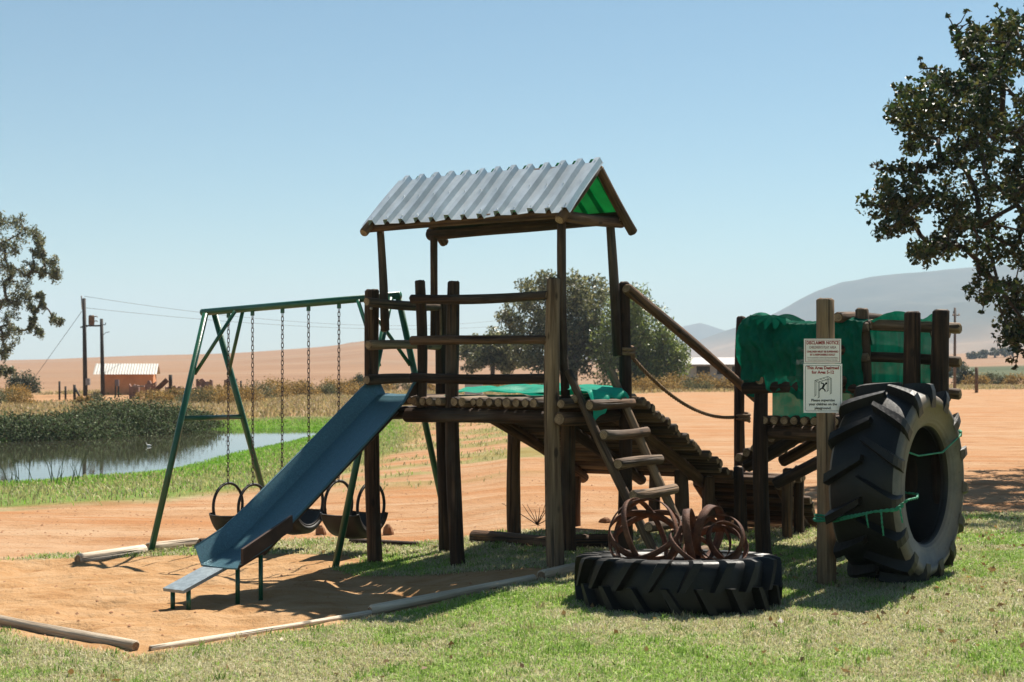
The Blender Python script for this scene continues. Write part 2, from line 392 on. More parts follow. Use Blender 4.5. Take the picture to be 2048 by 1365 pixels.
def np_mesh(name, V, faces4, mat, tint=None, parent=None, tri=False):
    V = np.asarray(V, np.float32).reshape(-1, 3); nf = len(faces4); k = 3 if tri else 4
    me = bpy.data.meshes.new(name); me.vertices.add(len(V)); me.vertices.foreach_set('co', V.ravel())
    me.loops.add(nf * k); me.polygons.add(nf)
    me.loops.foreach_set('vertex_index', np.asarray(faces4, np.int32).ravel())
    me.polygons.foreach_set('loop_start', np.arange(0, nf * k, k, dtype=np.int32))
    me.update(calc_edges=True)
    if tint is not None:
        a = me.color_attributes.new('tint', 'FLOAT_COLOR', 'POINT')
        c = np.ones((len(V), 4), np.float32); c[:, :3] = tint; a.data.foreach_set('color', c.ravel())
    me.materials.append(mat); o = bpy.data.objects.new(name, me); return link(o, parent)

# ------------------------------------------------------------------ ground sheet
def axis(lo, hi, step, far_lo, far_hi, g=1.09):
    a = list(np.arange(lo, hi + 1e-6, step)); s = step
    x = a[-1]
    while x < far_hi: s *= g; x += s; a.append(x)
    s = step; x = a[0]; pre = []
    while x > far_lo: s *= g; x -= s; pre.append(x)
    return np.array(pre[::-1] + a)
gx = axis(-5.2, 6.0, 0.06, -5200, 5200, 1.08); gy = axis(7.0, 16.0, 0.06, -40, 5200, 1.035)
GX, GY = np.meshgrid(gx, gy)
GZ = gz(GX, GY)
nx, ny = len(gx), len(gy)
V = np.stack([GX, GY, GZ], -1).reshape(-1, 3)
idx = np.arange(nx * ny).reshape(ny, nx)
Fq = np.stack([idx[:-1, :-1], idx[:-1, 1:], idx[1:, 1:], idx[1:, :-1]], -1).reshape(-1, 4)
def zones(x, y):
    sand = S(0.5 - (sdist(x, y, SANDPIT) + 0.14 * (fbm(x * 3, y * 3, 51) - .5)) / 0.16)
    sc_ = np.clip(y / 14.0, 1, 5)
    dirt = S(0.5 - (sdist(x, y, DIRT) + 0.9 * sc_ * (fbm(x * 0.9 / sc_, y * 1.6 / sc_, 52) - .5)) / (0.35 * sc_))
    dirt = np.maximum(dirt, S(0.5 - (sdist(x, y, HUTDIRT) + 3.0 * (fbm(x * .4, y * .2, 57) - .5)) / 2.0))
    green = S(0.5 - (sdist(x, y, GREEN) + 2.0 * (fbm(x * 0.5, y * 0.7, 53) - .5)) / 1.2)
    pat = S(0.5 - sdist(x, y, PATCH) / 3.0) * S((fbm(x * .55, y * .9, 58) - .46) / .1)
    dirt = dirt * (1 - .75 * pat); green = np.maximum(green, .6 * pat)
    lawn = (1 - sand) * (1 - dirt) * S((19 - y) / 2)
    fld = S((y - 100) / 20.0)
    vine = S(((x / np.maximum(y, 1)) - .27) / .02) * S((y - 150) / 20) * S((280 - y) / 20)
    return sand, lawn, dirt, green, fld, vine
ground_mat = NT('ground')
def build_ground_mat():
    t = ground_mat
    A = t.n('Attribute', p_attribute_name='zone_a'); B = t.n('Attribute', p_attribute_name='zone_b')
    sa = t.n('SeparateColor'); t.set(sa, 'Color', A.outputs['Color']); sb = t.n('SeparateColor'); t.set(sb, 'Color', B.outputs['Color'])
    pos = t.n('NewGeometry').outputs['Position']
    n_f = t.noise(pos, 22, 5, 0.7); n_m = t.noise(pos, 3.0, 5, 0.6); n_l = t.noise(pos, 0.35, 4, 0.6)
    st = t.noise(t.mapping(pos, (0.9, 1.7, 1)), 1.0, 6, 0.7)
    # dry scrub ground
    dry = t.ramp(n_m, [(0.3, (0.34, 0.22, 0.12)), (0.6, (0.50, 0.36, 0.21)), (0.8, (0.58, 0.45, 0.29))])
    dry = t.mix(t.ramp(n_l, [(0.45, (0, 0, 0)), (0.62, (1, 1, 1))]), dry, (0.38, 0.20, 0.09))
    dirtc = t.ramp(st, [(0.32, (0.31, 0.13, 0.05)), (0.44, (0.46, 0.255, 0.125)), (0.7, (0.57, 0.37, 0.22))])
    dirtc = t.mix(t.ramp(n_f, [(0.60, (0, 0, 0)), (0.74, (1, 1, 1))]), dirtc, (0.30, 0.15, 0.07))
    far_tone = t.mix(t.ramp(n_l, [(0.42, (0, 0, 0)), (0.6, (1, 1, 1))]), dirtc, (0.50, 0.24, 0.10))
    dirtc = t.mix(0.45, dirtc, far_tone)
    trk = t.noise(t.mapping(pos, (0.10, 1.3, 0)), 1.0, 5, 0.65)
    dirtc = t.mix(t.math('MULTIPLY', t.ramp(trk, [(0.54, (0, 0, 0)), (0.62, (1, 1, 1))]), 0.75), dirtc, (0.46, 0.20, 0.075))
    dirtc = t.mix(t.math('MULTIPLY', t.ramp(trk, [(0.36, (1, 1, 1)), (0.44, (0, 0, 0))]), 0.5), dirtc, (0.60, 0.41, 0.255))
    n_s = t.noise(t.mapping(pos, (2.2, 5.0, 1)), 1.0, 6, 0.72)
    sand = t.ramp(n_s, [(0.25, (0.34, 0.155, 0.055)), (0.45, (0.50, 0.285, 0.13)), (0.7, (0.62, 0.40, 0.22))])
    sand = t.mix(t.ramp(n_f, [(0.66, (0, 0, 0)), (0.80, (1, 1, 1))]), sand, (0.38, 0.19, 0.08))
    lawn = t.ramp(n_m, [(0.3, (0.26, 0.31, 0.11)), (0.52, (0.44, 0.42, 0.23)), (0.75, (0.56, 0.48, 0.31))])
    lawn = t.mix(t.ramp(n_f, [(0.35, (0, 0, 0)), (0.6, (1, 1, 1))]), (0.19, 0.21, 0.08), lawn)
    green = t.ramp(n_m, [(0.3, (0.11, 0.21, 0.03)), (0.6, (0.20, 0.28, 0.06)), (0.8, (0.38, 0.34, 0.16))])
    fs = t.noise(t.mapping(pos, (0.014, 0.03, 0)), 1.0, 6, 0.7); fb = t.noise(t.mapping(pos, (0.012, 0.012, 0)), 1.0, 3)
    field = t.ramp(fs, [(0.3, (0.31, 0.175, 0.10)), (0.55, (0.37, 0.22, 0.13)), (0.75, (0.42, 0.27, 0.17))])
    field = t.mix(t.ramp(fb, [(0.5, (0, 0, 0)), (0.66, (1, 1, 1))]), field, (0.35, 0.24, 0.16))
    c = t.mix(sb.outputs[0], dry, green)
    c = t.mix(sa.outputs[2], c, dirtc)
    c = t.mix(sa.outputs[1], c, lawn)
    c = t.mix(sa.outputs[0], c, sand)
    c = t.mix(sb.outputs[1], c, field)
    vin = t.ramp(t.noise(t.mapping(pos, (0.02, 0.3, 0)), 1.0, 3), [(0.4, (0.06, 0.085, 0.035)), (0.65, (0.13, 0.14, 0.07))])
    c = t.mix(sb.outputs[2], c, vin)
    t.set(t.b, 'Base_Color', t.mix(1.0, c, (.66, .66, .66), 'MULTIPLY')); t.b.inputs['Roughness'].default_value = 0.95; t.b.inputs['Specular IOR Level'].default_value = 0.1
    hh = t.math('ADD', t.math('MULTIPLY', n_f, 0.5), t.math('MULTIPLY', t.noise(pos, 9, 4, 0.6), 1.0))
    t.set(t.b, 'Normal', t.bump(hh, 0.8, 0.04))
build_ground_mat()
ground = np_mesh('ground', V, Fq, ground_mat.m); tag(ground, kind='structure')
ground.data.polygons.foreach_set('use_smooth', [True] * len(Fq))
sn, lw, dr, gr_, fl, vi = zones(GX.ravel(), GY.ravel())
for nm, tri in (('zone_a', (sn, lw, dr)), ('zone_b', (gr_, fl, vi))):
    a = ground.data.color_attributes.new(nm, 'FLOAT_COLOR', 'POINT'); c = np.ones((nx * ny, 4), np.float32)
    for k in range(3): c[:, k] = tri[k]
    a.data.foreach_set('color', c.ravel())

# pond
wm = NT('pond_water')
pos = wm.n('NewGeometry').outputs['Position']
wm.b.inputs['Base Color'].default_value = (0.035, 0.035, 0.022, 1); wm.b.inputs['Roughness'].default_value = 0.02; wm.b.inputs['IOR'].default_value = 1.9
wm.b.inputs['Specular IOR Level'].default_value = 0.9
wm.set(wm.b, 'Normal', wm.bump(wm.noise(wm.mapping(pos, (1.2, 5, 1)), 1.0, 3), 0.022, 0.05))
cx, cy = -15.0, 36.0
pv = []
for a_, b_ in POND:
    dx, dy = a_ - cx, b_ - cy; l = math.hypot(dx, dy); pv.append((a_ + dx / l * 2.5, b_ + dy / l * 2.5, WATER))
tag(mesh('pond_water', pv, [tuple(range(len(pv)))], wm.m), kind='structure')

# mountains
def mountain(name, ridge, Yr, Yf, Yb, mat, amp, seed, nxm=260, nym=60):
    pxs = np.linspace(ridge[0][0], ridge[-1][0], nxm); rows = np.interp(pxs, [p[0] for p in ridge], [p[1] for p in ridge])
    rows = rows + 2.5 * (fbm(pxs / 30, pxs * 0 + 3, seed, 4) - .5) * S((725 - rows) / 60)
    V = []
    for j in range(nym):
        t = j / (nym - 1) * 1.5
        Y = Yf + (Yr - Yf) * min(t, 1) + (Yb - Yr) * max(0, t - 1) * 2
        for i, px in enumerate(pxs):
            X = (px - 1024) / F * Yr; zr = EYE + (HZ + 6 - rows[i]) / F * Yr
            if t <= 1: z = zr * (0.55 * t + 0.45 * t * t)
            else: z = zr * (1 - (t - 1) * 2 * 0.8)
            gl = (float(fbm(np.array([X / 90 + Y / 900]), np.array([Y / 420]), seed + 9, 4)[0]) - .5) * amp * zr * math.sin(min(t, 1) * math.pi)
            V.append((X, Y, z + gl - 3))
    idm = np.arange(nxm * nym).reshape(nym, nxm)
    Fm = np.stack([idm[:-1, :-1], idm[:-1, 1:], idm[1:, 1:], idm[1:, :-1]], -1).reshape(-1, 4)
    o = np_mesh(name, V, Fm, mat); o.data.polygons.foreach_set('use_smooth', [True] * len(Fm)); return tag(o, kind='structure')
mt = NT('mountain_scrub'); p_ = mt.n('NewGeometry').outputs['Position']
nzm = mt.noise(p_, 0.006, 6, 0.6); zz = mt.n('SeparateXYZ'); mt.set(zz, 'Vector', p_)
veg = mt.ramp(nzm, [(0.35, (0.05, 0.07, 0.06)), (0.65, (0.12, 0.125, 0.10))])
fld = mt.ramp(mt.noise(mt.mapping(p_, (0.004, 0.012, 0.0)), 1.0, 4), [(0.35, (0.30, 0.20, 0.13)), (0.7, (0.42, 0.29, 0.19))])
hmask = mt.math('ADD', mt.math('DIVIDE', zz.outputs[2], 90.0), mt.math('SUBTRACT', nzm, 0.5))
mt.set(mt.b, 'Base_Color', mt.mix(1.0, (.66, .66, .66), mt.mix(mt.ramp(hmask, [(0.3, (0, 0, 0)), (0.85, (1, 1, 1))]), fld, veg), 'MULTIPLY')); mt.b.inputs['Roughness'].default_value = 1.0
mt.b.inputs['Specular IOR Level'].default_value = 0.0
RIDGE = [(1150, 734), (1290, 722), (1350, 702), (1400, 684), (1440, 668), (1480, 655), (1530, 640), (1565, 622), (1600, 600), (1630, 584), (1680, 567), (1760, 553), (1850, 545),
         (1950, 537), (2010, 531), (2200, 520), (2600, 530), (3000, 600), (3600, 690), (4200, 732)]
mountain('mountain', RIDGE, 3200, 1300, 4300, mt.m, 0.35, 61)
mountain('hill', [(1000, 735), (1200, 715), (1300, 682), (1340, 664), (1372, 655), (1398, 650), (1420, 656), (1470, 672), (1600, 690), (1800, 720), (1900, 735)], 4300, 3700, 4900, mt.m, 0.3, 71, 120, 40)
mountain('hill', [(380, 735), (470, 716), (560, 708), (640, 698), (700, 686), (740, 681), (790, 688), (850, 697), (950, 708), (1100, 722), (1300, 735)], 1500, 900, 1900, mt.m, 0.2, 81, 140, 40)

# ------------------------------------------------------------------ roofed play tower
def gl(u, w): p = tw(u, w, 0); return g1(p.x, p.y) - 0.12     # foot of a post, sunk into the ground
tower = thing('play_tower', tw(0.95, 0.4, 0), 'roofed log play tower with corrugated metal gable roof beside the slide', 'play tower')
def tlog(name, a, b, r0, r1=None, mat=WOOD, **k): return log(name, tw(*a), tw(*b), r0, r1, mat, tower, **k)
# thick standing posts
tlog('post', (-0.01, 0, gl(0, 0)), (-0.05, 0.0, 2.29), 0.068, 0.062)
tlog('post', (0.88, 0.0, gl(.86, 0)), (0.83, 0.0, 2.335), 0.066, 0.052)
tlog('post', (1.86, -0.02, gl(1.85, 0)), (1.83, -0.01, 2.325), 0.072, 0.058, WOODL)
tlog('post', (0.16, 0.83, gl(.14, .83)), (0.10, 0.83, 2.22), 0.075, 0.066)
tlog('post', (2.0, 0.86, gl(2, .86)), (1.99, 0.86, 2.33), 0.068, 0.046)
tlog('post', (0.50, -0.02, 1.16), (0.49, -0.02, 2.35), 0.043, 0.045)
tlog('post', (1.42, 0.90, gl(1.4, .9)), (1.42, 0.90, 1.2), 0.068, 0.066)
# slim poles carrying the roof
tlog('roof_pole', (0.075, 0.02, 1.92), (0.02, 0.02, 2.84), 0.037, 0.033)
tlog('roof_pole', (0.02, 0.80, 1.80), (0.02, 0.80, 2.86), 0.036, 0.033)
tlog('roof_pole', (1.88, 0.10, 1.30), (1.86, 0.06, 2.84), 0.036, 0.036)
tlog('roof_pole', (1.975, 0.77, 1.70), (1.89, 0.78, 2.86), 0.045, 0.037)
# front railing, side railing
for z, r in ((2.185, .041), (1.83, .040), (1.52, .042)):
    tlog('rail', (0.46, -0.10, z + 0.005), (1.80, -0.06, z), r, r * 0.95)
tlog('rail', (0.085, -0.24, 2.17), (0.10, 0.80, 2.165), 0.043, 0.040, WOODL)
tlog('rail', (0.085, -0.22, 1.80), (0.10, 0.84, 1.80), 0.042, 0.040, WOODL)
tlog('rail', (0.085, -0.24, 1.50), (0.10, 0.84, 1.49), 0.043, 0.041, WOODL)
# deck: beams and round deck logs
tlog('beam', (0.35, -0.03, 1.195), (1.80, -0.03, 1.20), 0.062, 0.060)
tlog('beam', (-0.1, 0.86, 1.20), (1.95, 0.80, 1.21), 0.062, 0.060)
tlog('beam', (1.95, -0.12, 1.20), (1.95, 0.86, 1.21), 0.055, 0.05)
tlog('beam', (-0.02, 0.10, 1.20), (0.02, 0.8, 1.20), 0.06, 0.06)
u = 0.06; k = 0
while u < 2.0:
    r = 0.040 + random.uniform(-.004, .005)
    w0 = 0.06 if u < 0.46 else -0.11 + random.uniform(-.02, .015)
    if 0.77 < u < 0.90: w0 = 0.09
    if 1.74 < u < 1.94: w0 = 0.09
    tlog('deck_log', (u, w0, 1.322), (u, 0.93 + random.uniform(-.02, .03), 1.322), r, r * 0.97, WOODL if k % 3 else WOOD, bend=0.004)
    u += 2 * r + 0.006; k += 1
tlog('edge_log', (2.0, 0.02, 1.36), (2.03, 0.95, 1.35), 0.035, 0.035, WOODL)
tlog('edge_log', (2.085, 0.14, 1.31), (2.09, 0.80, 1.31), 0.04, 0.04, WOODL)
# roof frame
EV, RG = 2.86, 3.305
tlog('eave_pole', (-0.06, -0.05, 2.825), (1.96, -0.06, 2.83), 0.044, 0.040, bend=0.002, wob=0.04)
tlog('eave_pole', (-0.06, 0.83, 2.835), (1.98, 0.83, 2.865), 0.060, 0.056, bend=0.003)
tlog('ridge_pole', (-0.02, 0.40, 3.22), (2.0, 0.40, 3.23), 0.035, 0.035)
for uu in (0.0, 1.99):
    tlog('rafter', (uu, 0.40, 3.235), (uu - .01, -0.17, 2.765), 0.036, 0.042)
    tlog('rafter', (uu + .02, 0.40, 3.235), (uu + .02, 0.97, 2.755), 0.036, 0.044)
tlog('tie_beam', (1.94, -0.08, 2.815), (1.94, 0.9, 2.835), 0.045, 0.045)
# corrugated sheets
def sheet(name, mat, w_e, z_e, w_r, z_r, flip, u0=-0.07, u1=2.06, pitch=0.1635, lip=0.0):
    prof = []; x = u0
    while x < u1 - 0.001:
        for dx, h in ((0.0, 0.0), (0.092, 0.0), (0.100, 0.048), (0.146, 0.048), (0.154, 0.0)):
            if x + dx <= u1 + 1e-6: prof.append((x + dx, h))
        x += pitch
    V = []; Fc = []; rows = 7
    dirw = Vector((w_r - w_e, z_r - z_e)).normalized(); nrm = Vector((-dirw.y, dirw.x)) * (1 if not flip else -1)
    if nrm.y < 0: nrm = -nrm
    for layer in (0, 1):
        for j in range(rows):
            t = j / (rows - 1)
            for i, (x, h) in enumerate(prof):
                hh = h - 0.0022 * layer
                dent = 0.004 * math.sin(x * 9 + t * 4) + (0.005 * math.sin(x * 23 + 1) if j == 0 else 0)
                w = w_e + (w_r - w_e) * t + nrm.x * (hh + dent); z = z_e + (z_r - z_e) * t + nrm.y * (hh + dent)
                if j == 0: w -= dirw.x * 0.008 * math.sin(int((x - u0) / 0.65) * 2.3); z -= dirw.y * 0.008 * math.sin(int((x - u0) / 0.65) * 2.3)
                V.append(tw(x, w, z))
    n = len(prof); m = rows * n
    for j in range(rows - 1):
        for i in range(n - 1):
            a = j * n + i; q = (a, a + 1, a + 1 + n, a + n)
            Fc.append(q); Fc.append(tuple(v + m for v in reversed(q)))
    for i in range(n - 1):
        Fc.append((i, i + m, i + 1 + m, i + 1)); b = (rows - 1) * n + i; Fc.append((b, b + 1, b + 1 + m, b + m))
    for j in range(rows - 1):
        a = j * n; Fc.append((a, a + n, a + n + m, a + m)); a += n - 1; Fc.append((a, a + m, a + n + m, a + n))
    return mesh(name, V, Fc, mat, tower)
sheet('roof_sheet', GALV, -0.125, 2.835, 0.395, 3.285, False)
o = sheet('roof_sheet', GSHEET, 0.95, 2.885, 0.425, 3.285, True, u0=0.0, u1=2.05); o['label'] = 'green translucent sheet on the back slope'
scr_v, scr_f = [], []
for k in range(13):
    for t_ in (.06, .5, .93):
        x_ = -0.07 + .124 + k * .1635; w_ = -0.125 + .52 * t_ - .033; z_ = 2.835 + .45 * t_ + .038; p_ = tw(x_, w_, z_); n_ = (Z3 * .76 - W3 * .65)
        v, f = tube_vf([p_ - n_ * .004, p_ + n_ * .006], .0045, 6); o_ = len(scr_v); scr_v += v; scr_f += [tuple(q + o_ for q in g) for g in f]
o = mesh('roofing_screws', scr_v, scr_f, GALV, tower); o['kind'] = 'stuff'
# bolt heads and washers
def bolt(p, n, parent, r=0.016):
    n = Vector(n).normalized(); p = Vector(p)
    tube('bolt', [p - n * 0.006, p + n * 0.010], r, WASHER, parent, 10)
WASHER = simple('zinc_washer', (0.45, 0.42, 0.38), 0.4, 0.6)
bolt(tw(0.86, -0.068, 1.215), -W3, tower); bolt(tw(1.845, -0.085, 1.20), -W3, tower); bolt(tw(0.0, -0.072, 2.12), -W3, tower, 0.012)
tag(tube('hanging_rope', [tw(0.14, 0.74, 2.14), tw(0.145, 0.74, 1.98), tw(0.14, 0.745, 1.80)], [0.011, 0.010, 0.012], ROPE), 'short frayed rope hanging from the back post behind the front railing', 'rope')

# green tarpaulin lying on the deck
def grid_sheet(name, nu, nv, fn, mat, parent=None, thick=0.0):
    V = []; Fc = []
    for j in range(nv):
        for i in range(nu): V.append(fn(i / (nu - 1), j / (nv - 1)))
    for j in range(nv - 1):
        for i in range(nu - 1):
            a = j * nu + i; Fc.append((a, a + 1, a + 1 + nu, a + nu))
    o = mesh(name, V, Fc, mat, parent, True)
    uvl = o.data.uv_layers.new(name='uv'); 
    uv = [((v % nu) / (nu - 1), (v // nu) / (nv - 1)) for f in Fc for v in f]
    uvl.data.foreach_set('uv', [c for p in uv for c in p])
    return o
def tarp_fn(s, t):
    u = 0.42 + 1.56 * s; w = 0.30 + 0.62 * t - 0.08 * s
    z = 1.385 + 0.055 * S(np.float64((t - .35) / .5)) + 0.012 * math.sin(u * 5 + w * 9) + 0.010 * math.sin(u * 14 - w * 6) + 0.02 * float(vnoise(np.array(u * 6.), np.array(w * 8.), 4))
    z -= 0.03 * S(np.float64((0.12 - s) / .12))
    return tw(u, w, float(z))
tag(grid_sheet('tarpaulin', 60, 24, tarp_fn, TARP), 'bright green tarpaulin spread flat over the deck logs under the metal roof', 'tarpaulin')
def flap_fn(s, t):
    w = 0.05 + 0.62 * s; u = 2.03 + 0.03 * math.sin(t * 3) + 0.02 * math.sin(s * 16 + t * 3) + 0.10 * math.sin(t * math.pi / 2)
    L = 0.07 + 0.24 * max(0, 1 - s * 1.7) + 0.015 * math.sin(s * 21)
    over = max(0, 1 - t * 4)
    return tw(u - 0.55 * over, w + .05 * over, 1.425 - L * max(0, (t - .25) / .75) + 0.02 * math.sin(s * 9) * (1 - t) + 0.025 * over)
tag(grid_sheet('tarpaulin_fold', 40, 16, flap_fn, TARP), 'crumpled green cloth folded over the deck edge at the ladder top', 'cloth')

# ------------------------------------------------------------------ slide
slide = thing('playground_slide', tw(0.25, -1.6, -0.1), 'grey-blue metal slide running from the roofed tower down into the sand', 'slide')
SP = [(-0.0, 1.385), (0.10, 1.37), (0.22, 1.29), (1.0, 0.78), (1.62, 0.385), (1.86, 0.24), (2.15, 0.15)]    # distance from the tower, height
HW = [0.175, 0.175, 0.175, 0.175, 0.175, 0.18, 0.185]; WH = [0.10, 0.12, 0.145, 0.145, 0.145, 0.145, 0.12]
uc = 0.285
def slide_mesh():
    V = []; Fc = []
    for (L, z), hw, wh in zip(SP, HW, WH):
        w = -0.02 - L; wr = 0.15 if L < .05 else (0.09 if L < .15 else 0.035)
        sec = [(-hw - 0.075, wh), (-hw - 0.06, wh + 0.004), (-hw, 0.0), (-hw * .5, -0.004), (0, -0.006), (hw * .5, -0.004), (hw, 0.0), (hw + 0.02, wr), (hw + 0.04, wr + .002)]
        for layer in (0, 1):
            for s, h in sec: V.append(tw(uc + s, w, z + h - 0.012 * layer))
    n = 9
    for j in range(len(SP) - 1):
        for i in range(n - 1):
            a = j * 2 * n + i; b = a + 2 * n
            Fc.append((a, a + 1, b + 1, b)); Fc.append((a + n, b + n, b + n + 1, a + n + 1))
        for i in (0, n - 1):
            a = j * 2 * n + i; b = a + 2 * n; Fc.append((a, b, b + n, a + n))
    for j in (0, len(SP) - 1):
        for i in range(n - 1):
            a = j * 2 * n + i; Fc.append((a, a + n, a + n + 1, a + 1))
    mi = []
    for f in Fc: mi.append(1 if sum(((v % (2 * n)) >= n) for v in f) == 4 else 0)
    mesh('chute', V, Fc, [SLIDE, SLIDEU], slide, mi=mi)
slide_mesh()
for sd in (-1, 1):
    tube('rolled_edge', [tw(uc + (-(hw + .068) if sd < 0 else hw + .03), -0.02 - L, z + (wh if sd < 0 else (0.15 if L < .05 else (0.09 if L < .15 else 0.035))) + .003) for (L, z), hw, wh in zip(SP, HW, WH)], .009, SLIDE, slide, 8)
for s, L0, L1, z0, z1 in ((0.235, 1.62, 2.16, .545, .30),):
    Vb, Fb = box_vf((tw(uc + s, -L0 - .02, .44) + tw(uc + s, -L1 - .02, .235)) / 2, (tw(0, -L1, .235) - tw(0, -L0, .44)).normalized(), 0.28, U3, 0.012, (Z3 * 1.0), 0.055)
    mesh('side_board', Vb, Fb, SLIDEU, slide)
# flat run-out board and its feet
a = tw(uc - .06, -2.12, 0.14); b = tw(uc - .06, -2.56, 0.015)
dirb = (b - a).normalized(); nb = dirb.cross(U3).normalized()
Vb, Fb = box_vf((a + b) / 2, dirb, (b - a).length / 2, U3, 0.105, nb, 0.012); mesh('runout_board', Vb, Fb, simple('worn_board', (0.36, 0.42, 0.45), 0.45, 0.2, 0.25, 20, 0.15), slide)
def sg(L, du=0): p = tw(uc + du, -L, 0); return g1(p.x, p.y) - 0.06
for L, du, zt in ((2.50, -0.13, .025), (2.48, 0.01, .025), (2.08, 0.10, .16), (1.88, 0.14, .21)):
    tube('support', [tw(uc + du, -L, sg(L, du)), tw(uc + du, -L, zt)], 0.017, GREENP, slide, 10)
for s in (-1, 1):
    tube('stringer', [tw(uc + s * .14, -0.25, 1.235), tw(uc + s * .14, -1.85, .215)], 0.016, SLIDEU, slide, 8)

# ------------------------------------------------------------------ ladder
lad = thing('log_ladder', (1.05, 11.2, 0), 'leaning wooden ladder with thick round rungs against the roofed tower', 'ladder')
lb, lt = Vector((1.22, 10.86, -0.06)), Vector((0.445, 11.38, 1.585)); off = W3 * 0.60
log('side_rail', lb, lt, 0.040, 0.034, WOODL, lad); log('side_rail', lb + off + Vector((-.02, 0, 0)), lt + off + U3 * 0.05, 0.040, 0.034, WOODL, lad)
for z in (1.29, 1.06, 0.835, 0.60, 0.36, 0.12):
    t = (z - lb.z) / (lt.z - lb.z); p = lb.lerp(lt, t) + U3 * 0.055 + Z3 * .02
    log('rung', p - W3 * 0.035, p + off + W3 * 0.075, 0.043, 0.041, WOODL if z < 1.2 else WOOD, lad)

# ------------------------------------------------------------------ ramps and landing
def ramp(name, label, o_loc, a0, a1, b0, b1, step, r, loc_beam):
    """cross logs between the line a0-a1 (one edge) and b0-b1 (other edge)"""
    t_ = thing(name, o_loc, label, 'ramp'); L = (Vector(a1) - Vector(a0)).length; n = int(L / step)
    for i in range(n + 1):
        t = i / n; a = Vector(a0).lerp(Vector(a1), t); b = Vector(b0).lerp(Vector(b1), t); d = (b - a).normalized()
        rr = r * random.uniform(.92, 1.1)
        log('cross_log', a - d * random.uniform(0, .03), b + d * random.uniform(-.03, .05), rr, rr * .96, WOOD if random.random() < .7 else WOODL, t_, bend=0.004, sides=12)
    up = (Vector(a1) - Vector(a0)).normalized(); nrm = up.cross((Vector(b0) - Vector(a0)).normalized()).normalized()
    if nrm.z > 0: nrm = -nrm
    for e in loc_beam:
        p0 = Vector(a0).lerp(Vector(b0), e) + nrm * (r + .055); p1 = Vector(a1).lerp(Vector(b1), e) + nrm * (r + .055)
        log('bearer', p0, p1, 0.058, 0.055, WOOD, t_)
    return t_
R1 = ramp('log_ramp', 'wide log ramp sloping down behind the roofed tower', tw(1.2, 1.9, 0), tw(.30, .98, 1.315), tw(.32, 2.85, .56), tw(2.08, .98, 1.315), tw(2.03, 2.85, .58), 0.082, 0.041, (0.06, 0.45, 0.84))
for u_, w_, zt, r in ((0.36, 1.62, 1.0, .066), (0.42, 2.66, .62, .05), (1.62, 2.62, .62, .07), (1.86, 2.74, .56, .055), (1.30, 2.7, .62, .06)):
    log('post', tw(u_, w_, gl(u_, w_)), tw(u_, w_, zt), r, r * .97, WOOD, R1)
land = thing('log_landing', tw(2.2, 2.9, 0), 'low dark log landing between the two sloping ramps', 'landing')
for i in range(5):
    log('plank_log', tw(1.45 + random.uniform(-.02, .02), 2.88 + i * .085, .545), tw(2.62 + random.uniform(-.03, .03), 2.88 + i * .085, .545), .042, .041, WOOD, land, sides=12)
for u_, w_ in ((2.62, 2.86), (2.55, 3.3), (2.12, 2.84), (1.62, 3.2)): log('post', tw(u_, w_, gl(u_, w_)), tw(u_, w_, .66), .05, .048, WOOD, land)
ramp('log_ramp', 'short steep log ramp dropping from the landing to the red dirt', tw(2.0, 3.7, 0), tw(1.42, 3.22, .54), tw(1.44, 4.05, -.04), tw(2.52, 3.22, .54), tw(2.50, 4.05, -.04), 0.082, 0.040, (0.1, 0.9))
ramp('log_ramp', 'log ramp climbing from the landing up to the netted fort', tw(2.6, 2.5, 0), tw(2.50, 2.02, .80), tw(3.05, 2.02, 1.12), tw(2.50, 2.9, .80), tw(3.05, 2.9, 1.12), 0.082, 0.041, (0.05, 0.95))
# handrail of the wide ramp
hr = thing('handrail', tw(2.1, 3.05, 0), 'sloping log handrail from the roofed tower down to a slim post', 'handrail')
log('rail', tw(2.05, 0.78, 2.27), tw(2.17, 3.16, 1.29), .046, .042, WOOD, hr)
log('post', tw(2.06, 3.06, gl(2.06, 3.06)), tw(2.05, 3.06, 2.10), .058, .046, WOOD, hr)
def rope_pts(p0, p1, sag, n=24):
    return [p0.lerp(p1, i / n) - Z3 * (sag * 4 * (i / n) * (1 - i / n)) for i in range(n + 1)]
def twist(name, pts, r, mat, parent=None, strands=3, turns=9.0):
    V = []; Fc = []; n = len(pts)
    L = sum((pts[i + 1] - pts[i]).length for i in range(n - 1)); m = max(n, int(L / 0.012)); cum = [0]
    for i in range(n - 1): cum.append(cum[-1] + (pts[i + 1] - pts[i]).length)
    P = []
    for k in range(m + 1):
        s = L * k / m; i = max(0, min(n - 2, int(np.searchsorted(cum, s)) - 1)); t = (s - cum[i]) / max(1e-9, cum[i + 1] - cum[i]); P.append(pts[i].lerp(pts[i + 1], t))
    for j in range(strands):
        Q = []
        for k, p in enumerate(P):
            t = (P[min(k + 1, m)] - P[max(k - 1, 0)]).normalized(); ref = Z3 if abs(t.z) < .9 else X3
            x = t.cross(ref).normalized(); y = t.cross(x); a = L * k / m / (r * turns) * 6.28 + j * 6.28 / strands
            Q.append(p + x * (r * .5 * math.cos(a)) + y * (r * .5 * math.sin(a)))
        v, f = tube_vf(Q, r * .58, 5); o_ = len(V); V += v; Fc += [tuple(i + o_ for i in q) for q in f]
    return mesh(name, V, Fc, mat, parent, True)
rp = thing('hand_rope', tw(2.1, 2, 1), 'slack brown rope strung from the tower post to the slim post', 'rope')
twist('rope', rope_pts(tw(2.05, .80, 1.74), tw(2.0, 3.02, 1.12), 0.16), 0.017, ROPE, rp)
